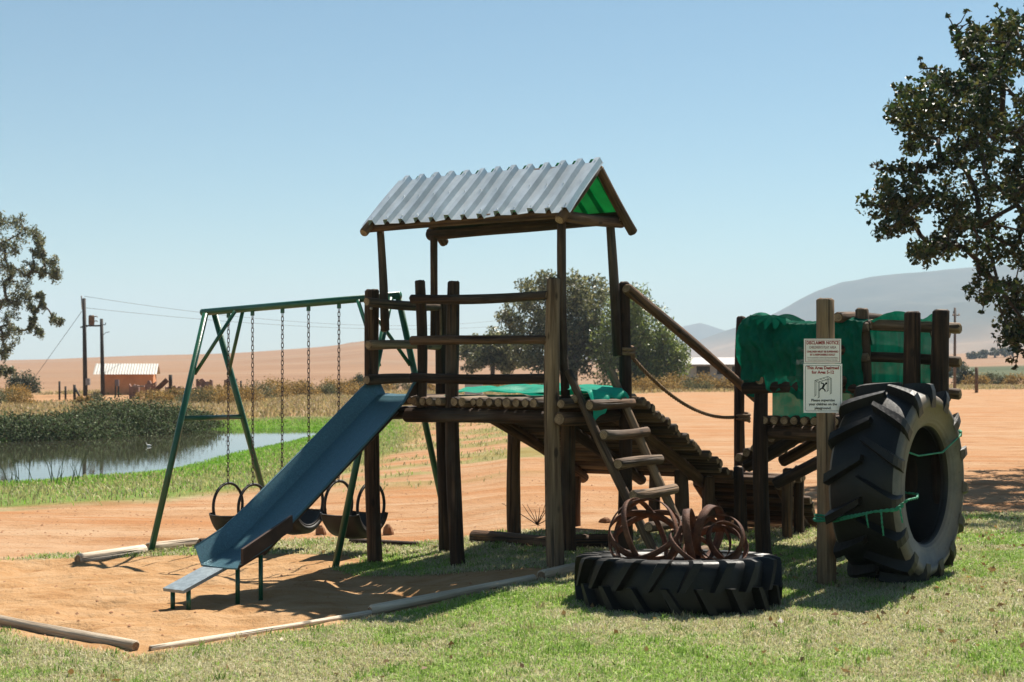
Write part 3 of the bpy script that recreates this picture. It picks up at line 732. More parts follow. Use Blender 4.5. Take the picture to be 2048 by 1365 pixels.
def coil(c, r, turns, pitch, pr, mat, parent, name='knot'):
    pts = [Vector((c.x + r * math.cos(a), c.y + r * math.sin(a), c.z + pitch * a / 6.28 + .006 * math.sin(a * 2))) for a in np.linspace(0, 6.28 * turns, int(20 * turns))]
    tube(name, pts, pr, mat, parent, 7)
coil(tw(1.995, .86, 1.70), .075, 2.6, .034, .016, ROPE, rp)
coil(tw(2.06, 3.06, 1.08), .068, 2.5, .034, .015, ROPE, rp)

# ------------------------------------------------------------------ netted fort on the right
fort = thing('log_fort', tw(3.75, 2.3, 0), 'square log fort draped with green netting behind the upright tyre', 'play fort')
def flog(name, a, b, r0, r1=None, mat=WOOD, **k): return log(name, tw(*a), tw(*b), r0, r1, mat, fort, **k)
flog('post', (2.98, 1.5, gl(2.98, 1.5)), (2.97, 1.5, 1.95), .072, .055)
flog('post', (3.82, 1.53, gl(3.82, 1.53)), (3.82, 1.53, 2.09), .062, .054, WOODL)
flog('post', (4.27, 1.46, gl(4.27, 1.46)), (4.255, 1.46, 2.05), .068, .066)
flog('post', (4.52, 1.44, gl(4.52, 1.44)), (4.49, 1.44, 2.06), .072, .068)
flog('post', (2.98, 3.0, gl(2.98, 3.0)), (2.98, 3.0, 2.0), .06, .055)
flog('post', (3.78, 3.0, gl(3.78, 3.0)), (3.78, 3.0, 2.0), .06, .055)
for z, r in ((1.965, .044), (1.70, .044), (1.45, .042)):
    flog('rail', (3.66, 1.60, z), (4.60, 1.58, z - .05), r, r, WOODL)
    flog('rail', (3.70, 1.30, z + .045), (3.70, 2.95, z + .04), .045, .043)
    flog('rail', (4.42, 1.50, z - .09), (4.42, 1.80, z - .09), .042, .042)
    flog('rail', (2.06, 3.06, z), (3.85, 3.06, z), .042, .042)
flog('rail', (3.52, 1.47, 1.93), (3.90, 1.45, 1.935), .038, .038, WOODL); flog('rail', (3.52, 1.47, 1.685), (3.90, 1.45, 1.69), .036, .036, WOODL)
flog('rail', (2.82, 1.42, 1.43), (4.0, 1.42, 1.43), .046, .044)
flog('rail', (2.90, 1.52, 1.93), (3.9, 1.52, 1.95), .04, .04)
flog('rail', (2.99, 1.38, 1.50), (2.99, 3.0, 1.5), .045, .045)
flog('beam', (2.9, 1.56, 1.06), (4.5, 1.56, 1.06), .06, .06); flog('beam', (2.9, 2.95, 1.06), (3.85, 2.95, 1.06), .06, .06)
u = 3.0
while u < 4.55:
    flog('deck_log', (u, 1.45, 1.165), (u, 3.08 if u < 3.8 else 1.78, 1.165), .042, .042, WOOD, sides=10); u += .088
flog('brace', (3.02, 1.62, .62), (3.75, 1.60, 1.02), .05, .05)
net = thing('shade_net', tw(3.2, 1.45, 1.2), 'crumpled dark green netting draped over the fort railing beside the signs', 'netting')
def net_fn(s, t):
    u = 2.83 + 1.05 * s
    # t: 0 at the back hem, over the rail, to 1 at the front hem
    top = 2.02 + 0.045 * math.exp(-((s - .1) / .09) ** 2) + 0.02 * math.sin(s * 9) - 0.03 * s - .03 * math.exp(-((s - .25) / .05) ** 2)
    a = (t - .35) / .65
    fold = abs(math.sin(s * 34 + 3 * math.sin(t * 5))) * .035 + math.sin(s * 11 + 1.3 * t) * .02
    pinch = math.exp(-((s - .26) / .035) ** 2)
    if t < .35:
        w = 1.44 + .10 * (1 - t / .35) + .06; z = top - .22 * (1 - t / .35) ** 1.5
    else:
        drop = .55 + .03 * math.sin(s * 14) + .05 * float(S(np.float64((s - .15) / .15))); z = top - .02 - drop * a ** 1.15
        bul = .055 * math.sin(min(1, a * 1.25) * math.pi) * (1.2 - .6 * s)
        w = 1.44 - .045 - bul - fold * (a + .15) + .08 * pinch * (1 - a)
        if s < .12: u += -.03 * math.sin(a * math.pi) * (1 - s / .12); 
        if s < .18: z += .05 * a * (1 - s / .18)
    nn = float(vnoise(np.array(s * 13.), np.array(t * 11.), 8)) - .5
    n2 = float(vnoise(np.array(s * 46.), np.array(t * 22.), 9)) - .5; n3 = float(vnoise(np.array(s * 90. + t * 30), np.array(t * 16.), 10)) - .5
    return tw(u, w + nn * .035 + n2 * .022 + n3 * .014, z + nn * .02 + n2 * .012)
grid_sheet('net_cloth', 150, 70, net_fn, NET, net)
def netside(s, t):
    w = 1.36 + 1.2 * s; L = .62 + .05 * math.sin(s * 8)
    return tw(2.86 - .05 * math.sin(t * 3.1) - .03 * math.sin(s * 15) * t + .05 * (1 - t), w, 2.05 - .03 * math.sin(s * 7) - L * t)
grid_sheet('net_cloth', 40, 30, netside, NET, net)
def netfringe(s, t):
    a = -1.25 + 2.5 * s; r = .01 + .12 * t
    return tw(3.10 + r * math.sin(a) * 1.4 + .01 * math.sin(s * 40) * t, 1.36 - .03 * t, 2.03 - r * math.cos(a) * (.75 + .25 * math.sin(s * 33) * t) + .02)
grid_sheet('net_gather', 60, 8, netfringe, NET, net)
net2 = thing('shade_net', tw(4.1, 1.7, 1.2), 'green netting hung inside the fort rails above the upright tyre', 'netting')
def net2_fn(s, t):
    u = 3.55 + .93 * s; top = 1.99 + .07 * abs(math.sin(s * 7.2 + .4)) * S(np.float64((s - .1) * 3)); L = .72 + .03 * math.sin(s * 13)
    w = 1.665 + .03 * math.sin(s * 26 + 2 * t) * (.3 + t) + .015 * math.sin(s * 61)
    if t < .12: w -= .13 * (1 - t / .12)
    return tw(u, w, float(top) - L * t)
grid_sheet('net_cloth', 90, 36, net2_fn, NET, net2)
def net3_fn(s, t):
    return tw(3.05 + .55 * s, 1.50 + .02 * math.sin(s * 20), 1.40 - .24 * t)
grid_sheet('net_skirt', 30, 8, net3_fn, NET, net)

# ------------------------------------------------------------------ sign post with two signs
sp = at(1650, 1000, 10.5); spz = g1(sp.x, sp.y)
post = log('sign_post', (sp.x + .01, sp.y, spz - .15), (sp.x, sp.y, at(0, 597, 10.5).z), .070, .066, WOODL, None, wob=.03, bend=.004)
tag(post, 'tall weathered wooden post carrying two signs beside the upright tyre', 'post')
def txt(body, x, z, size, mat, parent, y, bold=0.0, sx=1.0):
    cu = bpy.data.curves.new('lettering', 'FONT'); cu.body = body; cu.size = size; cu.align_x = 'CENTER'; cu.align_y = 'CENTER'; cu.offset = bold; cu.extrude = 0.0006; cu.resolution_u = 2
    ob = bpy.data.objects.new('tmp', cu); col.objects.link(ob)
    dg = bpy.context.evaluated_depsgraph_get(); me = bpy.data.meshes.new_from_object(ob.evaluated_get(dg)); bpy.data.objects.remove(ob)
    me.name = 'lettering'; me.materials.clear(); me.materials.append(mat)
    xs = [v.co.x for v in me.vertices]; wd = max(xs) - min(xs)
    o = bpy.data.objects.new('lettering', me); o.rotation_euler = (math.radians(90), 0, 0); o.location = (x, y, z)
    o.scale = (sx / wd, 1, 1)
    return link(o, parent)
def frame(cx_, cz, hw, hh, y, r, mat, parent, rad=0.0):
    V = []; n = 6
    def loop(hw, hh, rad):
        P = []
        for qx, qz, a0 in ((1, 1, 0), (-1, 1, 90), (-1, -1, 180), (1, -1, 270)):
            for k in range(n + 1):
                a = math.radians(a0 + 90 * k / n); P.append((cx_ + qx * (hw - rad) + rad * math.cos(a), y, cz + qz * (hh - rad) + rad * math.sin(a)))
        return P
    A = loop(hw, hh, rad); B = loop(hw - r, hh - r, max(rad - r, .001)); m = len(A)
    mesh('border', A + B, [(i, (i + 1) % m, (i + 1) % m + m, i + m) for i in range(m)], mat, parent)
yS = sp.y - .074
s1 = thing('disclaimer_sign', (at(1645, 702, yS)), 'small white sign with red border and red notice lettering above the other sign', 'sign')
a0, a1 = at(1608, 678, yS), at(1682, 727, yS); cxs, czs = (a0.x + a1.x) / 2, (a0.z + a1.z) / 2; hw, hh = (a1.x - a0.x) / 2, (a0.z - a1.z) / 2
s1 = box('board', (cxs, yS, czs), hw, .003, hh, SIGNW, s1); frame(cxs, czs, hw - .009, hh - .008, yS - .0036, .0035, RED, s1, .004)
H = 2 * hh
txt('DISCLAIMER NOTICE', cxs, czs + H * .33, .034, RED, s1, yS - .004, .0011, hw * 1.74)
txt("CHILDREN'S PLAY AREA", cxs, czs + H * .145, .030, DRED, s1, yS - .004, 0, hw * 1.46)
txt('CHILDREN MUST BE SUPERVISED', cxs, czs - H * .03, .019, RED, s1, yS - .004, .0007, hw * 1.70)
txt('BY A RESPONSIBLE ADULT', cxs, czs - H * .155, .019, RED, s1, yS - .004, .0007, hw * 1.36)
txt('THE MANAGEMENT CANNOT BE HELD RESPONSIBLE', cxs, czs - H * .28, .014, PINK, s1, yS - .004, 0, hw * 1.66)
txt('FOR ANY INJURY OR LOSS SUSTAINED IN THIS AREA', cxs, czs - H * .375, .014, PINK, s1, yS - .004, 0, hw * 1.62)
s2 = thing('age_sign', (at(1645, 776, yS)), 'taller white sign with red heading and black climbing figure below the other sign', 'sign')
a0, a1 = at(1607, 728, yS), at(1684, 826, yS); cxs, czs = (a0.x + a1.x) / 2, (a0.z + a1.z) / 2; hw, hh = (a1.x - a0.x) / 2, (a0.z - a1.z) / 2
s2 = box('board', (cxs, yS - .002, czs), hw, .003, hh, SIGNW, s2); yT = yS - .0062; frame(cxs, czs, hw - .011, hh - .012, yT + .0004, .003, BLACK, s2, .014)
H = 2 * hh
txt('This Area Designed', cxs, czs + H * .415, .032, RED, s2, yT, .0010, hw * 1.66)
txt('for Ages 5-12', cxs, czs + H * .325, .032, RED, s2, yT, .0010, hw * 1.16)
txt('Please supervise', cxs, czs - H * .245, .026, BLACK, s2, yT, .0007, hw * 1.22)
txt('your children on the', cxs, czs - H * .325, .026, BLACK, s2, yT, .0007, hw * 1.46)
txt('playground.', cxs, czs - H * .405, .026, BLACK, s2, yT, .0007, hw * .86)
# picture: overhead ladder with a hanging child figure
def pic(pts, r, name='pictogram'):
    P = [Vector((cxs + x * hw, yT, czs + z * hh)) for x, z in pts]; V = []; Fc = []
    for i in range(len(P) - 1):
        d = (P[i + 1] - P[i]).normalized(); n_ = Vector((-d.z, 0, d.x)) * r; o_ = len(V)
        V += [P[i] + n_ - d * r * .5, P[i] - n_ - d * r * .5, P[i + 1] - n_ + d * r * .5, P[i + 1] + n_ + d * r * .5]
        for q in range(4): V[o_ + q] = V[o_ + q] - Y3 * (.0002 * (i % 3))
        Fc.append((o_, o_ + 1, o_ + 2, o_ + 3))
    return mesh(name, V, Fc, BLACK, s2)
for pts in ([(-.42, .32), (-.42, -.28), (-.36, -.28), (-.36, .33)], [(-.24, .24), (-.24, -.36), (-.18, -.36), (-.18, .26)], [(.22, .46), (.22, -.10), (.28, -.10), (.28, .42)], [(.38, .38), (.38, -.20), (.44, -.20), (.44, .40)],
            [(-.42, .32), (.26, .48), (.44, .40), (-.24, .24), (-.42, .32)], [(-.32, .33), (-.14, .27)], [(-.16, .38), (.02, .31)], [(0, .42), (.18, .34)], [(-.46, -.33), (-.38, -.30)], [(-.28, -.40), (-.20, -.37)], [(.18, -.14), (.26, -.11)], [(.36, -.24), (.42, -.21)]):
    pic(pts, .0014)
for pts, r in (([(-.10, .22), (.02, .19), (.06, .10)], .0045), ([(.16, .22), (.10, .14), (.04, .12)], .004), ([(.06, .14), (-.02, .0)], .0075), ([(-.02, .0), (-.12, -.02), (-.18, -.09)], .0045), ([(-.02, .0), (.08, -.05), (.12, -.12)], .0045), ([(.15, .20), (.19, .20)], .007)):
    pic(pts, r)

# ------------------------------------------------------------------ tractor tyres
def tyre(name, label, M4, R, Wd, hole, nlug, cmat, lmat, rev=1, side_dust=True):
    t_ = thing(name, M4.translation, label, 'tyre')
    h = Wd / 2; Rt = R * .918
    prof = [(h * .60, hole), (h * .72, hole * 1.0), (h * .80, hole * 1.03), (h * .93, hole * 1.13), (h * 1.0, (hole + Rt) * .53), (h * 1.02, hole + (Rt - hole) * .62), (h * .97, hole + (Rt - hole) * .82), (h * .88, Rt * .965), (h * .6, Rt * .985), (0, Rt),
            (-h * .6, Rt * .985), (-h * .88, Rt * .965), (-h * .97, hole + (Rt - hole) * .82), (-h * 1.02, hole + (Rt - hole) * .62), (-h * 1.0, (hole + Rt) * .53), (-h * .93, hole * 1.13), (-h * .80, hole * 1.03), (-h * .72, hole), (-h * .60, hole),
            (-h * .62, hole * 1.04), (-h * .82, hole * 1.18), (-h * .86, hole + (Rt - hole) * .6), (-h * .7, Rt * .92), (0, Rt * .95), (h * .7, Rt * .92), (h * .86, hole + (Rt - hole) * .6), (h * .82, hole * 1.18), (h * .62, hole * 1.04)]
    n = 96; V = []; Fc = []; m = len(prof)
    for i in range(n):
        a = 6.28318 * i / n; ca, sa = math.cos(a), math.sin(a)
        for x, r in prof: V.append((r * ca, r * sa, x))
    for i in range(n):
        for j in range(m):
            Fc.append((i * m + j, ((i + 1) % n) * m + j, ((i + 1) % n) * m + (j + 1) % m, i * m + (j + 1) % m))
    smi = [1 if (j in (2, 3, 4, 5, 6) or j in (11, 12, 13, 14, 15)) and side_dust else 0 for i in range(n) for j in range(m)]
    o = mesh('carcass', V, Fc, [cmat, SIDEW], None, True, smi); o.matrix_basis = M4; o.parent = t_; o.matrix_parent_inverse = t_.matrix_basis.inverted()
    # one lug, shared by all: a bar from the centre line out over the shoulder
    def lug(side):
        V = []; Fc = []; N = 9
        for k in range(N):
            t = k / (N - 1)
            if t < .74: x = h * (-.06 + 1.02 * t / .74); rb = Rt * (.99 - .03 * max(0, t / .74 - .6)); top = R * (1 - .012 * t)
            else:
                q = (t - .74) / .26; x = h * (.96 + .10 * math.sin(q * 1.57)); rb = Rt * (.965 - .12 * q); top = R * (.985 - .135 * q ** 1.3)
            ang = rev * (.40 * (t / .74 if t < .74 else 1 + (t - .74) * .3)) ** 1.0 * (0.62 / (Wd / R)) ** 0 * (Wd / R) * .78
            wd = .024 + .018 * t
            for s in (-1, 1):
                for lev in (0, 1):
                    aa = ang + s * (wd * (1.45 if lev == 0 else .86)) / R
                    rr = (rb - .012) if lev == 0 else top
                    xx = x if (lev or t < .74) else x * .97
                    V.append((rr * math.cos(aa), rr * math.sin(aa), side * xx))
        for k in range(N - 1):
            a = k * 4; b = a + 4
            Fc += [(a + 1, a + 3, b + 3, b + 1), (a, a + 1, b + 1, b), (a + 3, a + 2, b + 2, b + 3)]
        Fc += [(0, 2, 3, 1), ((N - 1) * 4, (N - 1) * 4 + 1, (N - 1) * 4 + 3, (N - 1) * 4 + 2)]
        if side < 0: Fc = [tuple(reversed(f)) for f in Fc]
        me = bpy.data.meshes.new('tread_lug'); me.from_pydata(V, [], Fc); me.materials.append(lmat); me.update(); return me
    ms = {1: lug(1), -1: lug(-1)}
    for i in range(nlug):
        for side in (1, -1):
            o = bpy.data.objects.new('tread_lug', ms[side]); col.objects.link(o); o.parent = t_
            o.matrix_basis = M4 @ Matrix.Rotation(6.28318 * (i + (.5 if side < 0 else 0)) / nlug, 4, 'Z'); o.matrix_parent_inverse = t_.matrix_basis.inverted()
    return t_
RT = 0.755
c = tw(4.385, .75, g1(tw(4.35, .72, 0).x, tw(4.35, .72, 0).y) + RT - .045)
Mt = Matrix.Translation(c) @ Matrix.Rotation(math.radians(-4.0), 4, 'Z') @ Matrix((( *W3, 0), (*Z3, 0), (*U3, 0), (0, 0, 0, 1))).transposed() @ Matrix.Rotation(.1, 4, 'Z')
tyre('tractor_tyre', 'huge tractor tyre standing upright next to the sign post', Mt, RT, .53, .425, 15, RUBBER, RUBBER, 1)
RF = .715
cf = Vector((1.147, 9.85, 0)); cf.z = g1(cf.x, cf.y) + .12
Mf = Matrix.Translation(cf) @ Matrix.Rotation(math.radians(-4.0), 4, 'X')
tyre('tractor_tyre', 'tractor tyre lying flat on the lawn with rusty hoops inside', Mf, RF, .37, .40, 19, RUBBER, RUBBER, 1, False)
# sand inside the flat tyre
n = 40; Vs = [(cf.x, cf.y, cf.z + .04)] + [(cf.x + .52 * math.cos(6.283 * i / n), cf.y + .52 * math.sin(6.283 * i / n), cf.z + .0 + .03 * random.random()) for i in range(n)]
sndm = simple('tyre_sand', (0.55, 0.31, 0.15), .95, 0, .25, 12, .6, .1)
tag(mesh('sand_fill', Vs, [(0, i + 1, (i + 1) % n + 1) for i in range(n)], sndm, None, True), 'orange sand filling the middle of the flat lying tyre', kind='stuff')

# ropes tying the upright tyre
tr_ = thing('tie_rope', (sp.x, sp.y, .5), 'green rope tying the upright tyre to the sign post', 'rope')
ring = [Vector((sp.x + .078 * math.cos(a), sp.y + .078 * math.sin(a), at(0, 1040, 10.5).z + .004 * math.sin(a * 3))) for a in np.linspace(math.pi * .1, math.pi * 1.9, 20)]
pA = at(1668, 1038, 10.20); pB = at(1745, 1024, 9.84); pC = at(1792, 1018, 9.74); pD = at(1807, 1006, 9.76)
twist('rope', [Vector((sp.x - .078, sp.y - .01, pA.z)), Vector((sp.x - .02, sp.y - .085, pA.z)), pA, pA.lerp(pB, .5), pB, pC, pD], .009, GROPE, tr_, 2)
twist('rope', [Vector((sp.x - .078, sp.y - .01, pA.z - .02)), Vector((sp.x - .02, sp.y - .085, pA.z - .02)), pA - Z3 * .02, pA.lerp(pB, .5) - Z3 * .012, pB, pC - Z3 * .012, pD - Z3 * .02], .009, GROPE, tr_, 2)
tube('knot_loop', ring, .012, GROPE, tr_, 6)
pE = at(1807, 1006, 9.76)
twist('rope', [pE, pE + Vector((.03, -.01, .02)), tw(4.72, .15, pE.z + .02), tw(4.66, .34, pE.z + .03), tw(4.52, .42, pE.z + .03)], .009, GROPE, tr_, 2)
for px, y0, y1, dd in ((1732, 1026, 1056, 9.86), (1762, 1022, 1072, 9.80), (1800, 1016, 1046, 9.72)):
    twist('loose_end', [at(px, y0, dd), at(px + 2, (y0 + y1) / 2, dd - .01), at(px + 5, y1, dd)], .007, GROPE, tr_, 2)
tr2 = thing('tie_rope', tw(4.6, .8, 1), 'thin green cord drawn across the hole of the upright tyre', 'rope')
tube('cord', [tw(4.58, .28, 1.02), tw(4.60, .55, .97), tw(4.665, .9, .98), tw(4.685, 1.28, 1.09), tw(4.62, 1.50, 1.12), tw(4.45, 1.53, 1.12)], .0065, GROPE, tr2, 6)
coil(tw(4.65, 1.36, 1.08), .018, 2, .02, .008, GROPE, tr2)

# rusty hoop balls in the flat tyre
def hoop(parent, c, R, wd, axis_, mat=RUST, sq=1.0, gap=0.0):
    q = Vector(axis_).to_track_quat('Z', 'Y').to_matrix(); V = []; Fc = []; n = 48
    for i in range(n + 1):
        a = gap + (6.28318 - 2 * gap) * i / n; r = R * (1 + .03 * math.sin(2 * a + axis_[0] * 5))
        for rr, z in ((r, -wd), (r, wd), (r - .006, wd), (r - .006, -wd)):
            V.append(c + q @ Vector((rr * math.cos(a), rr * sq * math.sin(a), z)))
    for i in range(n):
        for k in range(4): Fc.append((i * 4 + k, i * 4 + (k + 1) % 4, i * 4 + 4 + (k + 1) % 4, i * 4 + 4 + k))
    sm = [k % 2 == 0 for i in range(n) for k in range(4)]
    return mesh('hoop', V, Fc, mat, parent, sm)
hb1 = thing('hoop_ball', at(1295, 1085, 9.9), 'larger open ball of rusty steel hoops at the ladder foot', 'hoop ball')
c1 = at(1291, 1072, 9.85)
for ax_, R_, w_ in (((.25, -.9, .1), .265, .012), ((.75, -.45, .35), .27, .02), ((-.6, -.65, .3), .262, .024), ((.15, -.55, .85), .255, .027), ((-.35, -.35, .8), .268, .022)):
    hoop(hb1, c1, R_, w_, ax_)
hb2 = thing('hoop_ball', at(1430, 1085, 9.85), 'smaller tangle of rusty steel hoops on the right half of the flat tyre', 'hoop ball')
for c2, ax_, R_, w_, sq in ((at(1383, 1073, 9.75), (.92, -.25, .15), .185, .026, 1.0), (at(1418, 1064, 9.9), (.8, -.5, -.15), .205, .03, .9), (at(1455, 1085, 9.8), (.55, -.7, .45), .17, .025, .9), (at(1425, 1098, 9.8), (-.3, -.5, .8), .21, .03, 1.0), (at(1408, 1082, 9.85), (.2, -.8, .55), .19, .02, 1.0), (at(1440, 1075, 9.7), (-.7, -.6, .35), .2, .022, .8), (at(1395, 1100, 9.7), (.5, -.3, .8), .24, .016, .9)):
    hoop(hb2, c2, R_, w_, ax_, sq=sq)

# ------------------------------------------------------------------ swing frame and tyre swings
sw = thing('swing_frame', (-2.0, 13.3, -.1), 'green tubular steel A-frame swing stand behind the slide', 'swing frame')
fl, fr = Vector((-3.36, 13.15, 0)), Vector((-1.52, 12.1, 0))
sp_ = W3 * 1.72
aL = at(420, 624, 13.85); aR = at(789, 592, 12.82)
legs = {}
def gxy(p): return Vector((p.x, p.y, g1(p.x, p.y) - .08))
for nm, base, apex in (('L', fl, aL), ('R', fr, aR)):
    f0 = gxy(base); b0 = gxy(base + sp_)
    tube('leg', [f0, apex - W3 * .06 - Z3 * .02], .030, GREENP, sw, 14); tube('leg', [b0, apex + W3 * .06 - Z3 * .02], .030, GREENP, sw, 14)
    inw = (aR - aL).normalized() * (1 if nm == 'L' else -1)
    for q in (f0, b0):
        s_ = W3 * (.05 if q is b0 else -.05)
        tube('brace', [apex.lerp(q, .26), apex + inw * .36 + s_ - Z3 * .02], .018, GREENP, sw, 10)
    tube('cross_bar', [f0.lerp(apex, .56), b0.lerp(apex, .56)], .024, GREENP, sw, 12)
tube('top_bar', [aL - (aR - aL).normalized() * .10, aR + (aR - aL).normalized() * .06], .034, GREENP, sw, 16)
bar = (aR - aL); bard = Vector((bar.x, bar.y, 0)).normalized(); barn = Vector((-bard.y, bard.x, 0))
def bar_at(px):
    k = (px - 1024) / F; t = (k * aL.y - aL.x) / (bar.x - k * bar.y); return aL + bar * t
def link_vf(c, ax, side, hl=.0245, hw=.0115, r=.0038):
    P = []
    for i in range(12):
        a = 6.28318 * i / 12; x = math.cos(a); y = math.sin(a)
        P.append(c + ax * ((hl - hw) * (1 if x > 0 else -1) * (abs(x) > .01) + hw * x) + side * (hw * y))
    return tube_vf(P, r, 5, True)
def chain(name, p0, p1, parent):
    d = (p1 - p0); L = d.length; d.normalize(); n = int(L / .041); V = []; Fc = []
    s1_ = bard; s2_ = d.cross(bard).normalized()
    for i in range(n):
        v, f = link_vf(p0 + d * (L * (i + .5) / n), d, (s1_ + s2_ * .4).normalized() if i % 2 == 0 else (s2_ - s1_ * .4).normalized()); o_ = len(V); V += v; Fc += [tuple(k + o_ for k in q) for q in f]
    o = mesh(name, V, Fc, STEEL, parent, True); o['kind'] = 'stuff'; return o
def revolve(prof, a0, a1, n, c, axd, name, mat, parent):
    """closed profile (axial, radius) swept around axd between two angles measured from straight down"""
    V = []; Fc = []; m = len(prof); side = axd.cross(Z3).normalized()
    for i in range(n + 1):
        a = a0 + (a1 - a0) * i / n; d = -Z3 * math.cos(a) + side * math.sin(a)
        for x, r in prof: V.append(c + axd * x + d * r)
    for i in range(n):
        for j in range(m): Fc.append((i * m + j, i * m + (j + 1) % m, (i + 1) * m + (j + 1) % m, (i + 1) * m + j))
    Fc.append(tuple(range(m))); Fc.append(tuple(reversed(range(n * m, (n + 1) * m))))
    return mesh(name, V, Fc, mat, parent, True)
labels = ('tyre swing on chains nearest the left legs of the green frame', 'middle tyre swing half hidden behind the slide', 'tyre swing on chains hanging beside the thick tower post')
for (pa, pb, ytop), lab in zip(((457, 505, 968), (565, 617, 958), (678, 741, 964)), labels):
    a_, b_ = bar_at(pa), bar_at(pb)
    t_ = thing('tyre_swing', (a_ + b_) / 2 - Z3 * 2, lab, 'swing', 'tyre swings on the green frame')
    mid = (a_ + b_) / 2; zt = at(0, ytop, mid.y).z; c = Vector((mid.x, mid.y, zt - .215))
    hwd = (b_ - a_).length / 2 + .005
    for s, top in ((-1, a_), (1, b_)):
        rc = c + bard * (s * hwd)
        V_, F_ = tube_vf([rc + Z3 * (.215 * math.cos(q)) + barn * (.215 * math.sin(q)) for q in np.linspace(0, 6.28318, 41)[:-1]], .0145, 8, True)
        mesh('bead_ring', V_, F_, SWINGR, t_, True)
        chain('chain', top - Z3 * .065, rc + Z3 * .205, t_)
        box('hanger', top - Z3 * .045, .016, .010, .028, GREENP, t_, bard, barn)
    hs = hwd; prof = [(-hs, .205), (-hs - .035, .245), (-hs * .9, .292), (0, .312), (hs * .9, .292), (hs + .035, .245), (hs, .205), (hs, .217), (hs + .018, .246), (hs * .85, .278), (0, .297), (-hs * .85, .278), (-hs - .018, .246), (-hs, .217)]
    o = revolve(prof, -1.25, 1.35, 28, c, bard, 'tyre_seat', SWINGR, t_)

# ------------------------------------------------------------------ edging logs and stones round the sand
def glog(a, b, r, label, mat=WOODG, lift=.35, end=None, r2=None):
    p, q = G(*a), G(*b); p.z += r * lift; q.z += r * lift
    o = log('edging_log', p, q, r, r2 or r * .92, mat, None, end=end, bend=.004); return tag(o, label, 'log', 'logs edging the sandpit')
glog((155, 1124), (290, 1104), .055, 'pale edging log at the far left corner of the sandpit', lift=.3)
glog((296, 1102), (396, 1090), .055, 'pale edging log touching the left leg of the swing frame', lift=.4)
glog((398, 1092), (475, 1086), .05, 'short brown edging log beside the foot of the slide', WOODL)
glog((-60, 1238), (272, 1302), .04, 'long grey pole along the near left edge of the sandpit', WOODG, .75)
glog((740, 1228), (1070, 1163), .036, 'long pale split pole along the near right edge of the sandpit', WOODG, .6)
glog((300, 1302), (742, 1229), .022, 'thin pale pole almost buried along the near lawn edge of the sand', WOODG, .5)
glog((1083, 1160), (1175, 1139), .05, 'short pale log between the sandpit and the flat tyre', WOODG, .5)
glog((700, 1088), (836, 1094), .042, 'short brown log half buried behind the tall left tower post', WOOD)
glog((948, 1084), (1105, 1098), .07, 'thick dark log lying under the roofed tower', WOOD, .6)
glog((1135, 1096), (1260, 1094), .075, 'dark log lying under the ladder', WOOD, .6)
def stone(name, p, sx, sy, sz, label, mat=STONE, sharp=.35):
    V = []; Fc = []; n = 8
    for j, (h, s) in enumerate(((-.1, 1.0), (.25, .95), (.7, .72), (1.0, sharp))):
        for i in range(n):
            a = 6.283 * i / n; k = s * (1 + .16 * math.sin(i * 2.7 + j + p.x * 9))
            V.append((p.x + sx * k * math.cos(a), p.y + sy * k * math.sin(a), p.z + sz * h * (1 + .06 * math.sin(i * 3.1))))
    for j in range(3):
        for i in range(n): Fc.append((j * n + i, j * n + (i + 1) % n, (j + 1) * n + (i + 1) % n, (j + 1) * n + i))
    Fc.append(tuple(range(3 * n, 4 * n)))
    return tag(mesh(name, V, Fc, mat), label, 'stone')
stone('stone', G(641, 1070), .055, .05, .10, 'orange wedge-shaped stone by the middle swing')
stone('stone', G(776, 1070), .055, .05, .11, 'orange wedge-shaped stone just right of the tall tower post', sharp=.3)
stone('stone', G(737, 1072), .05, .05, .05, 'low orange stone under the swing beside the tower post')
stone('stone', G(1212, 1045), .07, .05, .05, 'reddish clod of earth on the dirt behind the ladder')

# ------------------------------------------------------------------ vegetation helpers
def quad_cloud(P, size, seed, aspect=2.2, updir=0.0):
    """diamond leaves around points P"""
    r = np.random.default_rng(seed); n = len(P); sz = size * r.uniform(.6, 1.35, (n, 1))
    d = r.normal(size=(n, 3)); d[:, 2] += updir; d /= np.linalg.norm(d, axis=1, keepdims=True)
    e = r.normal(size=(n, 3)); e -= d * (e * d).sum(1, keepdims=True); e /= np.linalg.norm(e, axis=1, keepdims=True)
    L = d * sz; Wd = e * sz / aspect; nrm = np.cross(d, e) * sz * .12
    V = np.stack([P - L * .5, P - Wd * .5 + nrm, P + L * .5, P + Wd * .5 + nrm], 1).reshape(-1, 3)
    return V, np.arange(4 * n).reshape(n, 4)
def tints(n, cols, seed, jit=.25):
    r = np.random.default_rng(seed + 999); cols = np.array(cols); c = cols[r.integers(0, len(cols), n)] * (1 + jit * r.normal(size=(n, 1)))
    return np.repeat(np.clip(c * .78, 0.003, .9), 4, 0)
